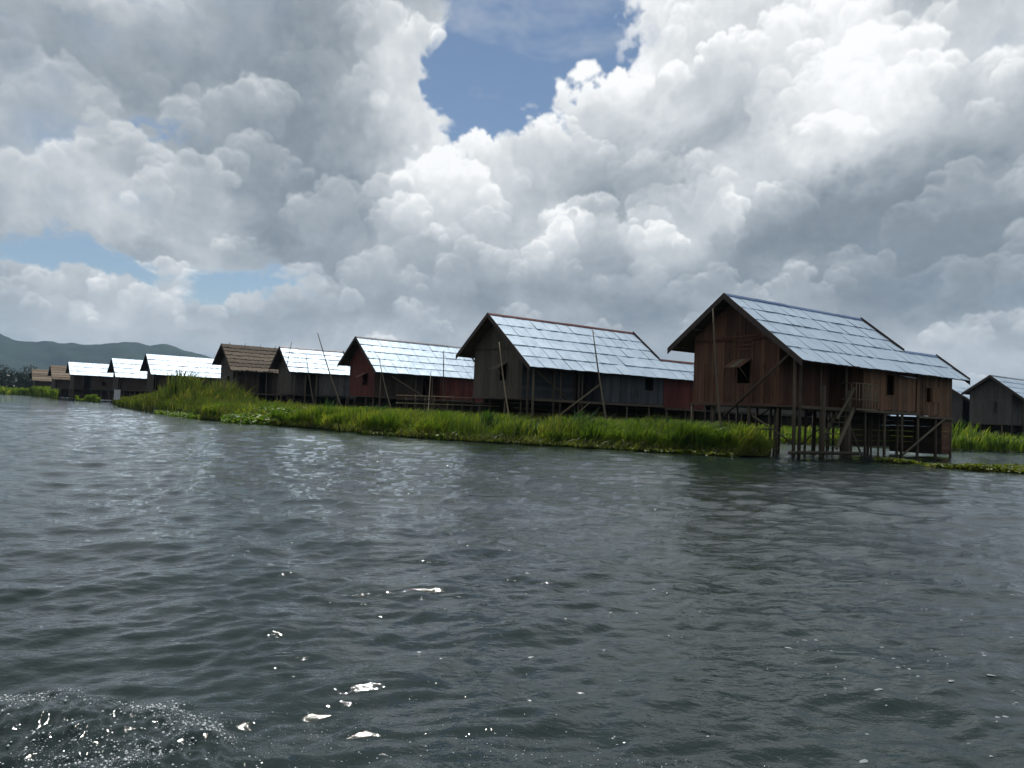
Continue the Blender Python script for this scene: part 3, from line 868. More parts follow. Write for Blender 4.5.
for k in range(6):                                   # ridge sticks of the thatch
    pole(h5, 'ridge_stick', (.8 + 1.6 * k, -.25, 6.72), (.8 + 1.6 * k, .18, 7.12), .03, .02, M['stilt'], 5)
h6 = house('long dark brown stilt house under a blinding white metal roof, rising behind the tall reeds',
           -46.3, 96.4, .92, 6.47, .79, .74, 2.81, 3.27, 10.6, 10.6, ext=False, gable='darkbrown', side='darkbrown', porch='darkbrown', cap=None,
           near=False, bw=.5, cols=9, rows=4, detail=1, porch_u=1.0)
h7 = house('dark stilt house with short pale metal roof, just left of the reed clump',
           -58.5, 111.5, .91, 6.46, .81, .74, 2.75, 3.4, 5.3, 5.3, ext=False, gable='darkbrown', side='maroon', porch='darkbrown', cap=None,
           near=False, bw=.5, cols=5, rows=4, detail=1, porch_u=1.0)
h8 = house('far maroon stilt house with metal roof, next to the two thatched huts',
           -77.3, 133.0, .93, 6.5, .74, .72, 2.6, 3.0, 9.6, 9.6, ext=False, gable='darkbrown', side='maroon', porch='maroon', cap=None,
           near=False, bw=.5, cols=8, rows=3, detail=1, porch_u=3.4, wins=((5.0, 5.7, 2.6, 3.4),))
h9 = house('pale brown thatched stilt house, second from the far left end of the row',
           -92.1, 152.4, .90, 6.44, .82, .74, 2.79, 3.45, 6.5, 6.5, ext=False, gable='darkbrown', side='darkbrown', porch='darkbrown',
           roof='thatch_pale', cap=None, near=False, bw=.6, detail=1, porch_u=1.0)
h10 = house('small thatched stilt hut at the far left end of the row against dark trees',
            -116.1, 184.7, .92, 6.43, .82, .76, 2.9, 3.41, 5.4, 5.4, ext=False, gable='darkbrown', side='darkbrown', porch='darkbrown',
            roof='thatch_pale', cap=None, near=False, bw=.6, detail=1, porch_u=1.0)
h11 = house('dark grey stilt house on the grassy bank at the right edge of the frame',
            45.8, 73.3, .95, 6.55, .75, .70, 2.51, 3.14, 9.5, 12.5, gable='darkgrey', side='darkgrey', porch='darkgrey', annex='darkgrey',
            cap='cap_grey', porch_u=4.0, cols=10, rows=5, bw=.36, win_gable=None, group=GROUP)
beam(h11, 'batten', (.62, .3, 3.0), (.62, .3, 4.1), .5, .05, M['darkbrown'])
h12 = house('low dark hut with grey roof half hidden behind the right-hand house',
            46.5, 82.0, .95, 5.9, .62, .60, 2.9, 2.9, 6.0, 6.0, ext=False, gable='darkgrey', side='darkgrey', porch='darkgrey', cap=None,
            near=False, bw=.5, cols=5, rows=3, detail=1, porch_u=1.0)

h13 = house('dark stilt house in the row behind, glimpsed between the stilts of the nearest house',
            14.6, 64.0, .95, 5.6, .62, .60, 2.9, 2.9, 12.0, 12.0, ext=False, gable='darkgrey', side='darkgrey', porch='darkgrey', cap=None,
            near=False, bw=.5, cols=9, rows=3, detail=1, porch_u=1.0, roof='thatch')
h14 = house('low dark hut far behind, glimpsed through the stair and rear stilts of the nearest house',
            26.6, 73.5, .95, 5.3, .55, .55, 2.9, 2.9, 13.0, 13.0, ext=False, gable='darkgrey', side='darkgrey', porch='darkgrey', cap=None,
            near=False, bw=.5, cols=9, rows=3, detail=1, porch_u=1.0, roof='thatch')

# ---------------------------------------------------------------- walkway left of the second house
jt = root('bamboo_walkway', 'low dark bamboo walkway with thin rails between the red house and the grey house', 'walkway', (-5.6, 40.6, 0), .12)
for k in range(10):
    x = .5 * k
    me = pole(jt, 'post', (x, 0, -.4), (x, 0, 1.95 if k % 2 else 1.75), .035, .03, M['stilt'], 5, raw=True)
    pole(jt, 'post', (x + .1, 1.0, -.4), (x + .1, 1.0, 1.7), .035, .03, M['stilt'], 5, raw=True)
for z in (1.45, 1.85): pole(jt, 'rail', (-.5, 0, z), (5.0, 0, z + .05), .028, .022, M['bamboo'], 5, raw=True)
for k in range(22):
    vf = ext_poly([Vector((-.4 + .24 * k, -.1, 1.66)), Vector((-.18 + .24 * k, -.1, 1.66)), Vector((-.18 + .24 * k, 1.15, 1.66)), Vector((-.4 + .24 * k, 1.15, 1.66))], (0, 0, -.04))
    mesh_obj('plank', vf[0], vf[1], M['darkbrown'], jt)

# ---------------------------------------------------------------- loose bamboo poles
def loose_pole(label, p0, p1, r, bend=.05, mat='bamboo'):
    p0 = Vector(p0); p1 = Vector(p1)
    d = p1 - p0; q = p0 - d * ((p0.z + .5) / d.z)
    vf = tube_geo((0, 0, 0), p1 - q, r, r * .45, 7, bend, 6)
    o = mesh_obj('bamboo_pole', vf[0], vf[1], M[mat], smooth=True); o.location = q
    tag(o, label, 'pole', 'bamboo poles standing by the houses')
loose_pole('long pole leaning in front of the nearest red-brown gable', (8.10, 29.5, 1.46), (7.90, 30.45, 5.72), .06, .06, 'stilt')
loose_pole('thin pole leaning across the grey matting gable window', (-.03, 37, .98), (-.74, 38.4, 4.72), .05, .06)
loose_pole('tall pole crossing the middle of the red-ridged roof', (4.48, 36, 1.32), (3.97, 38.6, 5.52), .06, .05, 'stilt')
loose_pole('leaning pole in front of the dark red gable', (-7.46, 48, 1.21), (-8.77, 50, 4.37), .05, .12, 'stilt')
loose_pole('upright pole before the bright roof, left of the grey house gable', (-4.42, 50, 1.87), (-4.56, 50, 5.01), .055, .02, 'stilt')
loose_pole('short upright pole before the dark red house porch', (-4.94, 46, 1.15), (-5.33, 50, 3.66), .045, .03, 'stilt')
loose_pole('tallest leaning pole, rising above the small grey house roof into the sky', (-12.66, 57, 1.25), (-15.44, 60, 6.75), .07, .10, 'stilt')
loose_pole('thin pole tilted against the front corner of the small grey house', (-19.49, 66, 4.2), (-19.19, 66, 6.42), .05, .03, 'stilt')
loose_pole('mid-height pole leaning left in front of the small grey house', (-14.96, 58, 1.47), (-16.28, 60, 5.09), .055, .08, 'stilt')
# small whitish board on posts at the left end of the reeds
sb = root('notice_board', 'small pale blank board on two stakes at the left tip of the reed bank', 'sign', (-41.2, 80, 0))
vf = ext_poly([Vector((-.32, 0, .7)), Vector((.32, 0, .7)), Vector((.32, 0, 1.75)), Vector((-.32, 0, 1.75))], (0, .04, 0))
mesh_obj('panel', vf[0], vf[1], M['board_white'], sb)
for x in (-.28, .28): pole(sb, 'stake', (x, .07, -.4), (x, .07, 1.8), .035, .03, M['stilt'], 6, raw=True)

# ---------------------------------------------------------------- banks (sheets of mud just above the water) and vegetation
def np_rng(seed): return np.random.RandomState(seed)
def bank(name, front, back, z=.10):
    """low mud bank between a front shoreline and a back line with equal point counts"""
    v, f = [], []
    n = len(front)
    for (a, b) in zip(front, back):
        a, b = Vector((*a, 0)), Vector((*b, 0)); d = (b - a).normalized()
        for p, h in ((a - d * .1, -.35), (a + d * .35, z * .6), (a + d * 1.2, z), (b - d * 1.0, z), (b, -.35)):
            v.append((p.x, p.y, h + rnd.uniform(-.02, .02)))
    for i in range(n - 1):
        for k in range(4):
            a = i * 5 + k; f.append((a, a + 5, a + 6, a + 1))
    o = mesh_obj(name, v, f, M['mud'], smooth=True); o['kind'] = 'structure'
    return o
FRONT = [(-50.8, 97.7), (-39.4, 77.3), (-28.2, 59.9), (-18.7, 46.3), (-13.5, 41.5), (-10.8, 39.3), (-6.2, 33.9), (-2.4, 31.1), (2.0, 29.8), (5.6, 28.3), (8.1, 27.2), (9.5, 28.2)]
BACK = [(-52, 108), (-40, 92), (-28, 74), (-17, 64), (-10, 58), (-6, 52), (-2, 46), (1, 42), (4.5, 40), (7.4, 38), (9.3, 35), (10.3, 30.6)]
bank('reed_bank_ground', FRONT, BACK)
RF = [(6, 47.5), (12, 46.6), (15.8, 45.5), (21.8, 47.7), (27.7, 47.7), (31.9, 47.5), (45, 49), (70, 52)]
RB = [(6, 56), (12, 60), (18, 66), (24, 74), (32, 84), (42, 92), (58, 96), (85, 100)]
bank('right_bank_ground', RF, RB)
LF = [(-260, 255), (-180, 215), (-132, 186), (-118, 187), (-100, 165), (-84, 141)]
LB = [(-300, 330), (-200, 290), (-150, 240), (-130, 215), (-108, 180), (-90, 152)]
bank('far_left_bank_ground', LF, LB)
MF = [(-66, 117.5), (-61, 111), (-56, 104.5)]; MB_ = [(-70, 123), (-65, 116), (-59.5, 109)]
bank('mid_bank_ground', MF, MB_)

def poly_sample(front, back, n, rs, power=1.6):
    """random points, denser at the front edge; returns xy and depth fraction"""
    F_, B_ = np.array(front, float), np.array(back, float)
    seg = np.linalg.norm(np.diff(F_, axis=0), axis=1)
    wgt = seg / np.maximum(20, np.linalg.norm((F_[1:] + F_[:-1]) / 2, axis=1)) ** 1.0
    i = rs.choice(len(seg), n, p=wgt / wgt.sum()); t = rs.rand(n)[:, None]
    a = F_[i] * (1 - t) + F_[i + 1] * t; b = B_[i] * (1 - t) + B_[i + 1] * t
    ln = np.linalg.norm(b - a, axis=1)[:, None]
    q = rs.rand(n)[:, None] ** power
    return a + (b - a) * q, (q * ln)[:, 0]
def lump(xy, seed, scale=1.0):
    """cheap smooth noise in -1..1"""
    r = np_rng(seed); s = 0
    for k in range(10):
        a = r.rand() * 6.28; f = scale * (0.25 + 1.4 * r.rand()); s = s + np.sin(f * (xy[:, 0] * math.cos(a) + xy[:, 1] * math.sin(a)) + r.rand() * 6.28)
    return s / 4.5
def blades(name, xy, h, w, lean, mat, label, cat=None, seed=1, z0=.05, wind=(.25, -.1)):
    rs = np_rng(seed); n = len(xy)
    ang = rs.rand(n) * 2 * math.pi
    side = np.stack([np.cos(ang), np.sin(ang), np.zeros(n)], 1) * (w * (.7 + .6 * rs.rand(n)))[:, None] / 2
    la = rs.rand(n) * 2 * math.pi
    bend = np.stack([np.cos(la) + wind[0] * 2, np.sin(la) + wind[1] * 2, np.zeros(n)], 1) * (lean * h * (.3 + rs.rand(n)))[:, None]
    base = np.concatenate([xy, np.full((n, 1), z0)], 1)
    upv = np.array([0, 0, 1.0])
    m1 = base + bend * .22 + upv * (h * .42)[:, None]
    m2 = base + bend * .60 + upv * (h * .78)[:, None]
    tip = base + bend * 1.15 + upv * (h * (.98 - .12 * rs.rand(n)))[:, None]
    V = np.stack([base - side * .7, base + side * .7, m1 - side, m1 + side, m2 - side * .7, m2 + side * .7, tip], 1).reshape(-1, 3)
    b = (np.arange(n) * 7)[:, None]
    T = np.concatenate([b + np.array([[0, 1, 3]]), b + np.array([[0, 3, 2]]), b + np.array([[2, 3, 5]]), b + np.array([[2, 5, 4]]), b + np.array([[4, 5, 6]])], 1).reshape(-1, 3)
    o = np_obj(name, V, T, mat)
    tag(o, label, cat, kind='stuff')
    return o
rs = np_rng(3)
def dist_cam(xy): return np.linalg.norm(xy, axis=1)
# main bank: mixed grass in tufts of differing height
def tufts(xy, seed):
    return .5 * lump(xy, seed, .8) + .45 * lump(xy, seed + 1, 2.6) + .35 * lump(xy, seed + 2, 6.0)
xy, dp = poly_sample(FRONT[3:], BACK[3:], 92000, rs, 2.0)
edge_n = .55 * lump(xy, 15, 1.5) + .45 * lump(xy, 16, 4.0)
xy = xy[dp > .5 * edge_n - .1]; dp = dp[dp > .5 * edge_n - .1]
lu = tufts(xy, 5)
tip = np.clip((9.6 - xy[:, 0]) / 1.2, .45, 1.0) * (1 + .35 * np.clip((xy[:, 0] - 4) / 3, 0, 1))
h = (.50 + .22 * np.minimum(dp / 1.3, 1) ** .8 + .40 * lu) * (.35 + 1.0 * rs.rand(len(xy)) ** .9) * 1.08 * (.4 + .6 * tip)
h = np.clip(h, .10, 1.25)
blades('lake_grass', xy, h, .012 + .00075 * dist_cam(xy), .46, M['grass'], 'bright green lake grass along the bank in front of the houses', 'grass', 11)
xy, dp = poly_sample(FRONT[3:], BACK[3:], 9000, rs, 1.3)
q = lump(xy, 44, 1.1) > .1
xy = xy[q]; h = (.62 + .75 * rs.rand(len(xy)) + .2 * lump(xy, 8, .5)) * np.clip((9.4 - xy[:, 0]) / 2.5, .4, 1)
blades('tall_grass_stalks', xy, h, .014 + .0006 * dist_cam(xy), .34, M['reed'], 'taller yellowish stalks standing out of the green bank', 'grass', 12)
# low straw coloured growth at the waterline
xy, dp = poly_sample(FRONT[3:], BACK[3:], 6500, rs, 5.0)
xy = xy - xy / dist_cam(xy)[:, None] * (.55 * rs.rand(len(xy)) * (1 + lump(xy, 18, 2.0)))[:, None]
blades('waterline_straw', xy, .10 + .30 * rs.rand(len(xy)) ** 2, .03 + .0008 * dist_cam(xy), 1.1, M['straw'], 'low yellow-brown growth trailing along the waterline of the bank', 'grass', 17)
def broad_plant(label, x, y, h, seed):
    rs_ = np_rng(seed); n_ = 46
    pts_ = np.stack([x + rs_.randn(n_) * .22, y + rs_.randn(n_) * .22], 1)
    hh_ = 1.25 * h * (.55 + .5 * rs_.rand(n_))
    o_ = blades('broad_leaved_plant', pts_, hh_, .10, .30, M['darkleaf'], None, None, seed)
    del o_['kind']; tag(o_, label, 'plant', 'dark broad-leaved plants in the bank grass')
for lb, x_, y_, h_ in (('dark broad-leaved clump under the right part of the red-ridged roof', 2.9, 32.3, 1.25), ('dark broad-leaved clump below the matting gable', -.9, 33.2, 1.1),
                       ('dark broad-leaved clump before the maroon annex', 5.6, 31.0, 1.15), ('dark broad-leaved clump before the nearest gable', 7.3, 29.2, .95),
                       ('dark broad-leaved clump beneath the dark red gable', -6.6, 37.0, 1.2), ('dark broad-leaved clump before the small grey house', -10.0, 41.5, 1.3),
                       ('small dark broad-leaved clump close to the waterline at centre', .6, 31.2, .8)):
    broad_plant(lb, x_, y_, h_, int(abs(x_) * 31) + 7)
# reed hump on the left
xy, dp = poly_sample(FRONT[:5], BACK[:5], 19000, rs, 1.3)
cl = np.exp(-(((xy[:, 0] + 27.5) / 4.2) ** 2)) * (1.75 + .7 * lump(xy, 91, 1.2)) + np.exp(-(((xy[:, 0] + 36) / 5) ** 2)) * .55 + np.exp(-(((xy[:, 0] + 17.5) / 1.6) ** 2)) * .35
h = (.75 + .25 * np.minimum(dp / 3, 1) + cl * np.clip(dp / 3.5, .15, 1.0)) * (.55 + .6 * rs.rand(len(xy)))
blades('reed_clump', xy, h, .03 + .0011 * dist_cam(xy), .25, M['reed'], 'tall olive reeds humped at the left end of the bank', 'reeds', 13)
# right bank
xy, dp = poly_sample(RF, RB, 26000, rs, 2.2)
cl = np.exp(-(((xy[:, 0] - 30.3) / 1.3) ** 2 + ((xy[:, 1] - 52) / 2.5) ** 2)) * 1.2
h = (.68 + .30 * np.minimum(dp / 3, 1) + .28 * lump(xy, 9, .5) + cl) * (.55 + .6 * rs.rand(len(xy)))
blades('right_bank_grass', xy, h, .03 + .0010 * dist_cam(xy), .28, M['grass'], 'green grass on the far right bank behind the nearest house', 'grass', 14)
xy, dp = poly_sample(LF, LB, 12000, rs, 2.0)
h = (1.9 + .5 * lump(xy, 10, .15)) * (.5 + .6 * rs.rand(len(xy)))
blades('far_left_grass', xy, h, .05 + .0014 * dist_cam(xy), .25, M['grass'], 'yellow-green marsh grass on the far left shore', 'grass', 15)
xy, dp = poly_sample(MF, MB_, 2600, rs, 1.3)
blades('mid_bank_grass', xy, (.9 + .7 * lump(xy, 93, .9)) * (.5 + .6 * rs.rand(len(xy))), .05 + .0010 * dist_cam(xy), .25, M['grass'], 'small grass patch on the shore before the maroon far house', 'grass', 16)

def leaves(name, xy, z, size, mat, label, seed, cat='plants'):
    """round floating leaves on short stems, six-sided and cupped"""
    rs = np_rng(seed); n = len(xy)
    ax = rs.rand(n) * 2 * math.pi; tilt = rs.rand(n) * .9
    nx, ny, nz = np.sin(tilt) * np.cos(ax), np.sin(tilt) * np.sin(ax), np.cos(tilt)
    nrm = np.stack([nx, ny, nz], 1)
    e1 = np.cross(nrm, [0.31, .95, .05]); e1 /= np.linalg.norm(e1, axis=1)[:, None]; e2 = np.cross(nrm, e1)
    c = np.concatenate([xy, z[:, None]], 1)
    V = [c - nrm * (size * .15)[:, None]]
    for k in range(7):
        q = 2 * math.pi * k / 7; r = (size * (.5 + .12 * math.cos(q)))[:, None]
        V.append(c + (e1 * math.cos(q) + e2 * math.sin(q)) * r + nrm * (size * .05)[:, None])
    V.append(np.concatenate([xy + .02, np.full((n, 1), -.02)], 1)); V.append(np.concatenate([xy - .02, np.full((n, 1), -.02)], 1))
    V = np.stack(V, 1).reshape(-1, 3)
    b = (np.arange(n) * 10)[:, None]
    T = np.concatenate([b + np.array([[0, 1 + k, 1 + (k + 1) % 7]]) for k in range(7)] + [b + np.array([[0, 8, 9]])], 1).reshape(-1, 3)
    o = np_obj(name, V, T, mat); tag(o, label, cat, kind='stuff'); return o
# hyacinth fringe
def fringe(front, n, width, seed, hmax, off=-.35):
    rs = np_rng(seed); F_ = np.array(front, float); seg = np.linalg.norm(np.diff(F_, axis=0), axis=1)
    i = rs.choice(len(seg), n, p=seg / seg.sum()); t = rs.rand(n)[:, None]
    a = F_[i] * (1 - t) + F_[i + 1] * t
    d = F_[i + 1] - F_[i]; d /= np.linalg.norm(d, axis=1)[:, None]; nr = np.stack([d[:, 1], -d[:, 0]], 1)
    nr *= np.sign((nr * -a).sum(1))[:, None]             # towards the open water
    q = rs.rand(n); w = width * (.7 + .5 * lump(a, seed, .6))
    p = a + nr * (-off * 0 + (1 - q ** .6) * w - .8)[:, None]
    z = .04 + hmax * rs.rand(n) * (.35 + .65 * q)
    return p, z
p, z = fringe(FRONT[2:8], 7000, 1.6, 21, .5)
leaves('water_hyacinth', p, z, np.full(len(p), .16) * (.6 + .7 * np_rng(1).rand(len(p))), M['hyacinth'], 'glossy water hyacinth fringe at the foot of the reeds', 22)
p, z = fringe([(-18.7, 46.3), (-16, 43.8), (-13.5, 41.5), (-11.5, 40)], 5200, 3.2, 23, .95)
leaves('hyacinth_mound', p + np.array([.4, .9]), z, np.full(len(p), .20) * (.6 + .7 * np_rng(2).rand(len(p))), M['hyacinth'], 'thick mound of broad-leaved water hyacinth left of centre', 24)
p, z = fringe(FRONT[5:11], 5200, 1.0, 25, .22)
p = p - p / np.linalg.norm(p, axis=1)[:, None] * .45
leaves('bank_edge_weed', p, z, np.full(len(p), .12) * (.6 + .7 * np_rng(3).rand(len(p))), M['weed'], 'low weed along the waterline before the two near houses', 26)
# drifting strip at the right
sf = [(13.0, 26.6), (13.4, 25.4), (14.3, 24.2), (15.9, 23.3), (18.5, 22.2)]
rs2 = np_rng(31)
k = rs2.rand(6200) ** 1.0 * (len(sf) - 1); i = np.minimum(k.astype(int), len(sf) - 2); t = (k - i)[:, None]
c = np.array(sf)[i] * (1 - t) + np.array(sf)[i + 1] * t
cc = np.stack([c[:, 0] + .35 + rs2.rand(len(c)) * .9, c[:, 1] + rs2.rand(len(c)) * (1.7 + .10 * (c[:, 0] - 13))], 1)
keep = lump(cc, 77, 1.6) > -.75 + .35 * rs2.rand(len(cc)); cc = cc[keep]
hh = .03 + .17 * rs2.rand(len(cc)) * np.clip(.6 + lump(cc, 78, 1.3), .1, 1.3)
leaves('drifting_weed', cc, hh, .10 * (.6 + .9 * rs2.rand(len(cc))), M['weed'], 'drifting mat of small-leaved weed on the water at the right edge', 32)
# pale flecks among the leaves
fl = []
p, z = fringe(FRONT[2:7], 90, 2.0, 41, .6)
leaves('pale_specks', p + np.array([.2, .6]), z + .3, np.full(len(p), .04), M['flower'], 'pale whitish specks dotted over the hyacinth mound', 42, 'flowers')

# ---------------------------------------------------------------- distant trees and hills
def hill_h(az_, prof):
    return np.interp(az_, [p[0] for p in prof], [p[1] for p in prof])
def px_az_el(x, y):
    r = ray(x, y); return math.atan2(r.x, r.y), math.asin(r.z)
HP = [(-900, 372), (-500, 352), (-250, 338), (-120, 330), (-40, 328), (0, 333.7), (14, 340.5), (38, 343), (68, 344.6), (101, 346), (123, 342), (139, 342.4), (149, 346), (164, 344.6), (180, 350), (208, 357.5), (240, 366), (300, 381), (380, 396), (520, 409), (700, 414), (1100, 425)]
prof = sorted(px_az_el(x, y) for x, y in HP)
def hills(name, D, prof, rough, seed, mat, scale=1.0, depth=900):
    na, nr_ = 420, 16
    a0, a1 = -1.15, .62
    r = np_rng(seed)
    az_ = np.linspace(a0, a1, na); top_ = np.tan(hill_h(az_, prof)) * D * scale + EYE
    ph = r.rand(24) * 6.28
    v = []
    for j in range(nr_):
        t = j / (nr_ - 1)
        rad = D - depth + depth * t
        gul = sum(np.sin(az_ * (40 + 23 * k) + ph[k] + t * (3 + k)) / (k + 2) for k in range(12))
        z = top_ * (math.sin(t * math.pi / 2) ** 1.3) * (1 + .10 * gul * math.sin(t * math.pi) ) + rough * r.randn(na) * (.3 if j < nr_ - 1 else .25)
        if j == 0: z = z * 0 - 3
        v.append(np.stack([np.sin(az_) * rad, np.cos(az_) * rad, z], 1))
    V = np.concatenate(v); q = []
    for j in range(nr_ - 1):
        a = j * na + np.arange(na - 1)
        q.append(np.stack([a, a + 1, a + na + 1, a + na], 1))
    o = np_obj(name, V, np.concatenate(q), mat, smooth=True, k=4); o['kind'] = 'structure'
    return o
m, n = new_mat('forested hillside')
co = n.n('ShaderNodeTexCoord').outputs['Object']
f = n.noise(co, .006, 8, .65, .3); f2 = n.noise(co, .05, 5, .6)
c = n.mix(n.rng(n.m('ADD', f, n.m('MULTIPLY', f2, .35)), .5, .85), (0.006, 0.018, 0.018), (0.035, 0.062, 0.036))
b = principled(n, c, .95, 0, .1, bump(n, f2, .8, 8))
M['hill'] = finish(m, n, b.outputs[0])
hills('far_hills', 3200, prof, 2.0, 5, M['hill'])

def tree(label, x, y, h, r, seed, cat='tree'):
    t = root('tree', label, 'tree', (x, y, 0), 0, 'dark trees on the far left shore')
    rs = np_rng(seed)
    jn = Joined(); jn.add(tube_geo((0, 0, -.2), (.2, 0, h * .62), h * .035, h * .015, 6, .2, 3))
    for k in range(4):
        a = rs.rand() * 6.28; jn.add(tube_geo((.1, 0, h * (.3 + .08 * k)), (r * .7 * math.cos(a), r * .7 * math.sin(a), h * (.55 + .1 * k)), h * .014, h * .006, 5))
    jn.build('trunk', M['inner'], t)
    nb = 9; cen = []
    for k in range(nb):
        a = rs.rand() * 6.28; q = rs.rand() ** .5 * r * .72
        cen.append((q * math.cos(a), q * math.sin(a), h * (.38 + .5 * rs.rand()), r * (.34 + .22 * rs.rand())))
    nl = 1100
    i = rs.randint(0, nb, nl); C_ = np.array(cen)[i]
    d = rs.randn(nl, 3); d /= np.linalg.norm(d, axis=1)[:, None]
    P_ = C_[:, :3] + d * C_[:, 3:4] * (.6 + .5 * rs.rand(nl, 1)); P_[:, 2] = np.maximum(P_[:, 2], h * .08)
    e1 = rs.randn(nl, 3); e1 /= np.linalg.norm(e1, axis=1)[:, None]; e2 = np.cross(e1, rs.randn(nl, 3)); e2 /= np.linalg.norm(e2, axis=1)[:, None]
    s_ = h * .04 * (.6 + .8 * rs.rand(nl, 1))
    V = np.stack([P_ - e1 * s_, P_ - e2 * s_ * .6, P_ + e1 * s_, P_ + e2 * s_ * .6], 1).reshape(-1, 3)
    np_obj('crown', V, np.arange(nl * 4).reshape(-1, 4), M['farleaf'], t, k=4)
TL = [(-330, 392), (-322, 376), (-300, 386), (-285, 372), (-268, 380), (-252, 372), (-243, 362), (-228, 368), (-219, 352), (-206, 360), (-200, 346), (-190, 338), (-182, 345), (-172, 330)]
TLAB = ['dark far shore tree, ' + w for w in ('outermost at the left edge of the picture', 'second in from the left edge', 'third in from the left edge',
    'fourth in from the left edge, slightly taller', 'fifth in, left of the crown gap', 'sixth in from the left edge', 'seventh in, standing nearer', 'eighth in, above the marsh grass',
    'ninth in, before the hill foot', 'tenth in, left of the thatched hut', 'just left of the small thatched hut', 'directly behind the small thatched hut', 'between the two thatched huts', 'behind the second thatched hut')]
for k, (x, y) in enumerate(TL):
    tree(TLAB[k], x, y, rnd.uniform(8.5, 11.0), rnd.uniform(8.5, 10.5), 300 + k)
# low continuous thicket that the far trees stand in
rs3 = np_rng(61); nT = 22000
tx = -360 + 215 * rs3.rand(nT); ty = 400 - (tx + 360) * .30 + rs3.randn(nT) * 6 - 8
P_ = np.stack([tx, ty, 7.8 * rs3.rand(nT) * (1 + .25 * lump(np.stack([tx, ty], 1), 62, .1))], 1)
e1 = rs3.randn(nT, 3); e1 /= np.linalg.norm(e1, axis=1)[:, None]; e2 = np.cross(e1, rs3.randn(nT, 3)); e2 /= np.linalg.norm(e2, axis=1)[:, None]
s_ = .9 * (.6 + .8 * rs3.rand(nT, 1))
V = np.stack([P_ - e1 * s_, P_ - e2 * s_ * .7, P_ + e1 * s_, P_ + e2 * s_ * .7], 1).reshape(-1, 3)
o = np_obj('far_thicket', V, np.arange(nT * 4).reshape(-1, 4), M['farleaf'], k=4)
tag(o, 'dark low thicket under the far left trees', 'bushes', kind='stuff')
bank('tree_shore_ground', [(-380, 380), (-300, 350), (-230, 330), (-170, 312)], [(-440, 470), (-360, 450), (-270, 430), (-180, 400)], .3)

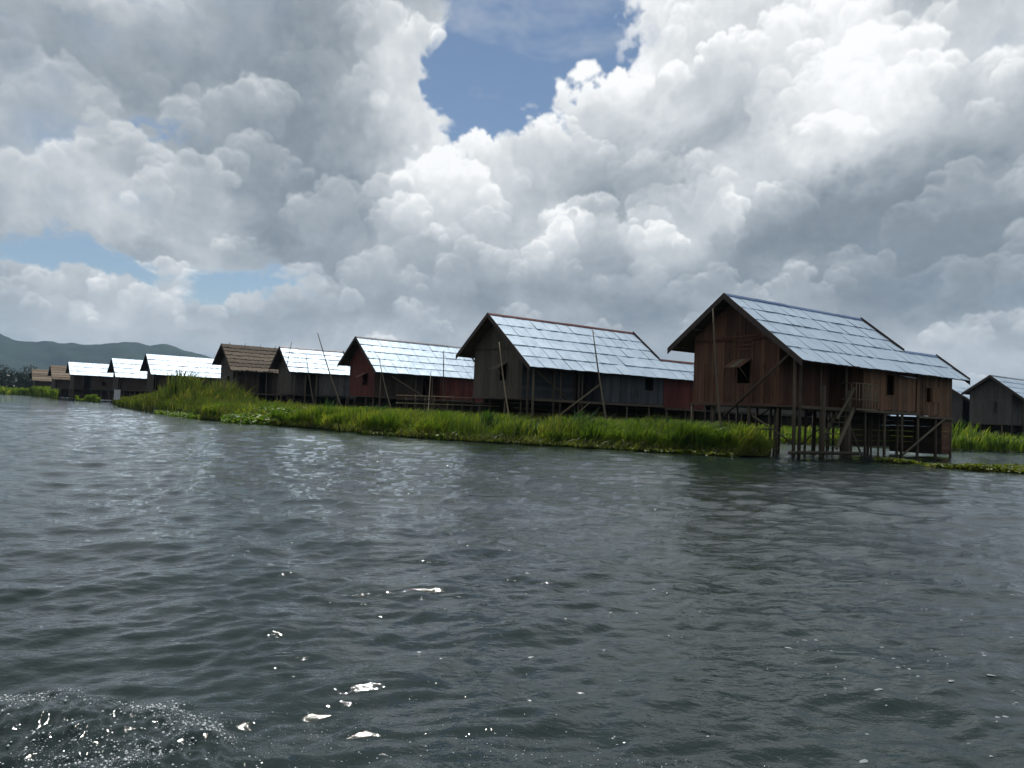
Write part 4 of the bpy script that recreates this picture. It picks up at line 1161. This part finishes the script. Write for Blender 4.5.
# ---------------------------------------------------------------- water
def water():
    aF = np.radians(np.linspace(-42, 42, 760)); aR = np.radians(np.linspace(42, 318, 70))[1:-1]
    az_ = np.concatenate([aF, aR]); na = len(az_)
    r1 = 1.2 * (90 / 1.2) ** (np.arange(700) / 699.0); r2 = 90 * (9000 / 90) ** (np.arange(1, 40) / 39.0)
    rr = np.concatenate([r1, r2]); nr_ = len(rr)
    A, Rr = np.meshgrid(az_, rr)
    X = (Rr * np.sin(A)).astype(np.float32); Y = (Rr * np.cos(A)).astype(np.float32)
    r = np_rng(23); Zz = np.zeros_like(X)
    step = Rr * (rr[1] / rr[0] - 1) * 2.2                       # a wave must span a few grid steps
    def wave(lam, ang, amp, sharp=0.0, ph=None):
        k = 2 * math.pi / lam
        p = k * (X * math.sin(ang) + Y * math.cos(ang)) + (r.rand() * 6.28 if ph is None else ph)
        s = np.sin(p + warp * min(2.2, 1.1 / lam ** .5))
        if sharp: s = s + sharp * np.cos(2 * p)
        return amp * s * np.clip(lam / (step + 1e-3) - .8, 0, 1)
    warp = np.zeros_like(X)
    for k in range(8):
        a = r.rand() * 6.28; f = .25 + 1.1 * r.rand()
        warp += np.sin(f * (X * math.sin(a) + Y * math.cos(a)) + r.rand() * 6.28) * .5
    env = .65 + .35 * np.tanh(warp)
    for k in range(76):                                          # wind ripples
        lam = .10 * (1.75 / .10) ** r.rand(); ang = R(-10) + r.randn() * R(38)
        Zz += wave(lam, ang, .0042 * lam ** .9 * (1 + .75 * math.exp(-lam / .35))) * (.55 + .45 * np.sin(warp * (1 + k % 3) + k))
    for lam, ang, amp in ((2.3, R(62), .017), (1.55, R(70), .010), (3.4, R(52), .018), (1.1, R(48), .007), (.8, R(66), .005), (5.0, R(20), .014)):
        Zz += wave(lam, ang, amp, .18) * np.exp(-((Rr - 6) / 12.0) ** 2 * .6) * env * (1.15 if lam < 5 else 1)
    # churned edge of the boat's wash, lower left
    cx, cy = X + 1.75, Y - 2.75
    edge = 3.34 + .05 * np.sin(X * 9) + .03 * np.sin(X * 23 + 1) - np.clip(X + 1.6, 0, 9) * .66
    wash = np.clip((edge - Y) / .16, 0, 1) * np.clip((-.1 - X) / 1.0, 0, 1)
    w2 = np.zeros_like(X)
    for k in range(9):
        lam = .22 * (0.6 / .22) ** r.rand(); a = r.rand() * 6.28
        w2 += (1 - np.abs(np.sin(math.pi / lam * (X * math.sin(a) + Y * math.cos(a)) + r.rand() * 6.28 + warp * 2))) * lam * .022
    for k in range(26):
        lam = .04 * (0.18 / .04) ** r.rand(); a = r.rand() * 6.28
        w2 += np.abs(np.sin(math.pi / lam * (X * math.sin(a) + Y * math.cos(a)) + r.rand() * 6.28 + warp * 3)) * lam * .05
    crest = np.exp(-((Y - edge + .05) / .08) ** 2) * np.clip((-.2 - X) / .9, 0, 1)
    Zz += wash * (w2 * .75 - .03) + crest * .007
    Zz *= np.clip((Rr - .6) / 1.0, 0, 1)
    Zz[-30:] = 0
    V = np.stack([X, Y, Zz], -1).reshape(-1, 3)
    j, i = np.meshgrid(np.arange(nr_ - 1), np.arange(na), indexing='ij')
    i2 = (i + 1) % na
    Q = np.stack([j * na + i, (j + 1) * na + i, (j + 1) * na + i2, j * na + i2], -1).reshape(-1, 4)
    # close the small disc under the camera
    V = np.concatenate([V, [[0, 0, 0]]]); c0 = len(V) - 1
    m, n = new_mat('lake water')
    co = n.n('ShaderNodeTexCoord').outputs['Object']
    n1 = n.noise(n.vm('MULTIPLY', co, (1, 1.5, 1)), 5.5, 3, .55, .4)
    n2 = n.noise(n.vm('MULTIPLY', co, (1, 1.4, 1)), 19.0, 3, .6, .3)
    n3 = n.noise(n.vm('MULTIPLY', co, (.7, 1.3, 1)), 1.3, 3, .5, .2)
    sp = n.n('ShaderNodeSeparateXYZ'); n.put(sp.inputs[0], co)
    ruf = n.rng(n.m('ADD', sp.outputs[1], n.m('MULTIPLY', n.noise(co, .15, 2, .5), 12.0)), 10.0, 22.0, .0078, .0110, 'SMOOTHSTEP')   # open water is ruffled by the wind
    pd = n.vm('DISTANCE', n.vm('ADD', n.vm('MULTIPLY', co, (1, .62, 0)), n.vm('SCALE', n.vm('SUBTRACT', n.noise(co, .35, 3, .6, out='Color'), (.5, .5, .5)), s=5.0)), (-2.3, 10.5, -1.0))
    ruf = n.m('ADD', ruf, n.rng(pd, 6.5, 1.0, 0.0, .014, 'SMOOTHSTEP'))            # a cat's paw in front of the bank
    hgt = n.m('ADD', n.m('ADD', n.m('MULTIPLY', n1, .016), n.m('MULTIPLY', n2, ruf)), n.m('MULTIPLY', n3, .036))
    patch = n.noise(co, .12, 3, .5)
    b = n.n('ShaderNodeBump'); b.inputs['Distance'].default_value = 1.0
    n.put(b.inputs['Strength'], n.rng(patch, .35, .65, .45, .85)); n.put(b.inputs['Height'], hgt)
    p = principled(n, (0.013, 0.024, 0.023), .04, 0, .5, b.outputs[0])
    p.inputs['IOR'].default_value = 1.33
    mat = finish(m, n, p.outputs[0])
    o = np_obj('lake_water', V, Q, mat, smooth=True, k=4); o['kind'] = 'structure'
    # lake bed disc below, so that nothing is open
    return o, (X, Y, Zz, wash, crest)
wo_, (WX, WY, WZ, wash, crest) = water()

# foam: bubbles drifting on the surface and beads of spray over the wash
def zat(x, y):
    r_ = math.hypot(x, y); a = math.degrees(math.atan2(x, y))
    j = int(round(math.log(max(r_, 1.21) / 1.2) / math.log(90 / 1.2) * 699)); i = int(round((a + 42) / 84 * 759))
    return float(WZ[min(max(j, 0), 699), min(max(i, 0), 759)])
m, n = new_mat('white foam'); 
M['foam'] = finish(m, n, principled(n, (.75, .78, .80), .35, 0, .6).outputs[0])
m, n = new_mat('dull foam flecks'); M['fleck'] = finish(m, n, principled(n, (.24, .27, .28), .35, 0, .6).outputs[0])
m, n = new_mat('water droplets')
M['drop'] = finish(m, n, principled(n, (.30, .33, .36), .08, .0, 1.0).outputs[0])
rs4 = np_rng(71)
def flecks():
    V, T = [], []
    k = 0
    cl = [(1.0, 5.0), (2.2, 3.9), (2.6, 4.1), (1.9, 3.9), (2.4, 4.3), (2.9, 4.0), (2.2, 3.4), (1.4, 3.3), (.7, 4.0), (3.2, 5.6), (-.2, 4.2), (-2.2, 6.5), (0.2, 6.6), (2.6, 3.6), (2.3, 4.0), (3.0, 4.3), (2.0, 4.5), (.3, 5.8)]
    for cx, cy in cl:
        for q in range(rs4.randint(3, 9)):
            x, y = cx + rs4.randn() * .30, cy + rs4.randn() * .42
            s = .0035 + .009 * rs4.rand() ** 2
            z = zat(x, y) + .003
            b0 = len(V); V.append((x, y, z + s * .25))
            el = 1 + rs4.rand() * 1.3; a0 = rs4.randn() * .4
            for i in range(8):
                a = i / 8 * 6.283; rr = s * (.75 + .5 * rs4.rand())
                px_, py_ = rr * el * math.cos(a), rr * math.sin(a)
                V.append((x + px_ * math.cos(a0) - py_ * math.sin(a0), y + px_ * math.sin(a0) + py_ * math.cos(a0), z - .002))
            T += [(b0, b0 + 1 + i, b0 + 1 + (i + 1) % 8) for i in range(8)]
    o = np_obj('foam_flecks', np.array(V), np.array(T), M['fleck'], smooth=True); tag(o, 'small white foam flecks scattered on the near water', 'foam', kind='stuff')
flecks()
OCT = np.array([(1, 0, 0), (-1, 0, 0), (0, 1, 0), (0, -1, 0), (0, 0, 1), (0, 0, -1)], float)
OF = np.array([(0, 2, 4), (2, 1, 4), (1, 3, 4), (3, 0, 4), (2, 0, 5), (1, 2, 5), (3, 1, 5), (0, 3, 5)])
def spray():
    w = (wash * .8 + crest * 1.1); 
    pr = (w[:370, :760] * (WX[:370, :760] < 0.1)).ravel(); pr = pr * (WY[:370, :760].ravel() > 2.3); pr /= pr.sum()
    n = 10500
    ii = rs4.choice(len(pr), n, p=pr)
    gx = lump(np.stack([WX[:370, :760].ravel()[ii], WY[:370, :760].ravel()[ii]], 1), 5, 9.0)
    ii = ii[(gx > -.05) | (rs4.rand(len(ii)) < .12)]; n = len(ii)
    c = np.stack([WX[:370, :760].ravel()[ii], WY[:370, :760].ravel()[ii], WZ[:370, :760].ravel()[ii]], 1)
    c[:, :2] += rs4.randn(n, 2) * .006; c[:, 2] += .001 + .012 * rs4.rand(n) ** 4
    s = .0009 + .0046 * rs4.rand(n) ** 6
    V = (c[:, None, :] + OCT[None] * s[:, None, None] * np.array([1.3, 1.3, .8])).reshape(-1, 3)
    T = ((np.arange(n) * 6)[:, None, None] + OF[None]).reshape(-1, 3)
    o = np_obj('wake_spray', V, T, M['foam'], smooth=True); tag(o, 'glittering beads of spray on the boat wash in the lower left corner', 'spray', kind='stuff')
    # a second, thinner scatter trailing right along the bottom
    xs = -1.0 + 2.2 * rs4.rand(420); ys = 2.95 - .12 * xs + .22 * rs4.randn(420) * .6
    z = np.array([zat(a, b_) for a, b_ in zip(xs, ys)])
    c = np.stack([xs, ys, z + .002], 1); s = .001 + .0028 * rs4.rand(420) ** 3
    V = (c[:, None, :] + OCT[None] * s[:, None, None]).reshape(-1, 3); T = ((np.arange(420) * 6)[:, None, None] + OF[None]).reshape(-1, 3)
    o = np_obj('trailing_spray', V, T, M['foam'], smooth=True); tag(o, 'thin trail of spray beads along the bottom edge of the water', 'spray', kind='stuff')
spray()

# ---------------------------------------------------------------- haze
hz_ = bpy.data.meshes.new('haze')
X0, X1, Y0, Y1, Z0_, Z1_ = -9500, 9500, -9500, 9500, -1.5, 340
vv = [(x, y, z) for z in (Z0_, Z1_) for y in (Y0, Y1) for x in (X0, X1)]
hz_.from_pydata(vv, [], [(0, 2, 3, 1), (4, 5, 7, 6), (0, 1, 5, 4), (2, 6, 7, 3), (0, 4, 6, 2), (1, 3, 7, 5)])
m = bpy.data.materials.new('air'); m.use_nodes = True; m.node_tree.nodes.clear(); n = Net(m.node_tree)
pv = n.n('ShaderNodeVolumePrincipled'); pv.inputs['Density'].default_value = .00011; pv.inputs['Color'].default_value = (.50, .72, 1.0, 1)
pv.inputs['Anisotropy'].default_value = .1
oo = n.n('ShaderNodeOutputMaterial'); m.node_tree.links.new(pv.outputs[0], oo.inputs['Volume'])
hz_.materials.append(m)
o = link(bpy.data.objects.new('haze', hz_)); o['kind'] = 'stuff'
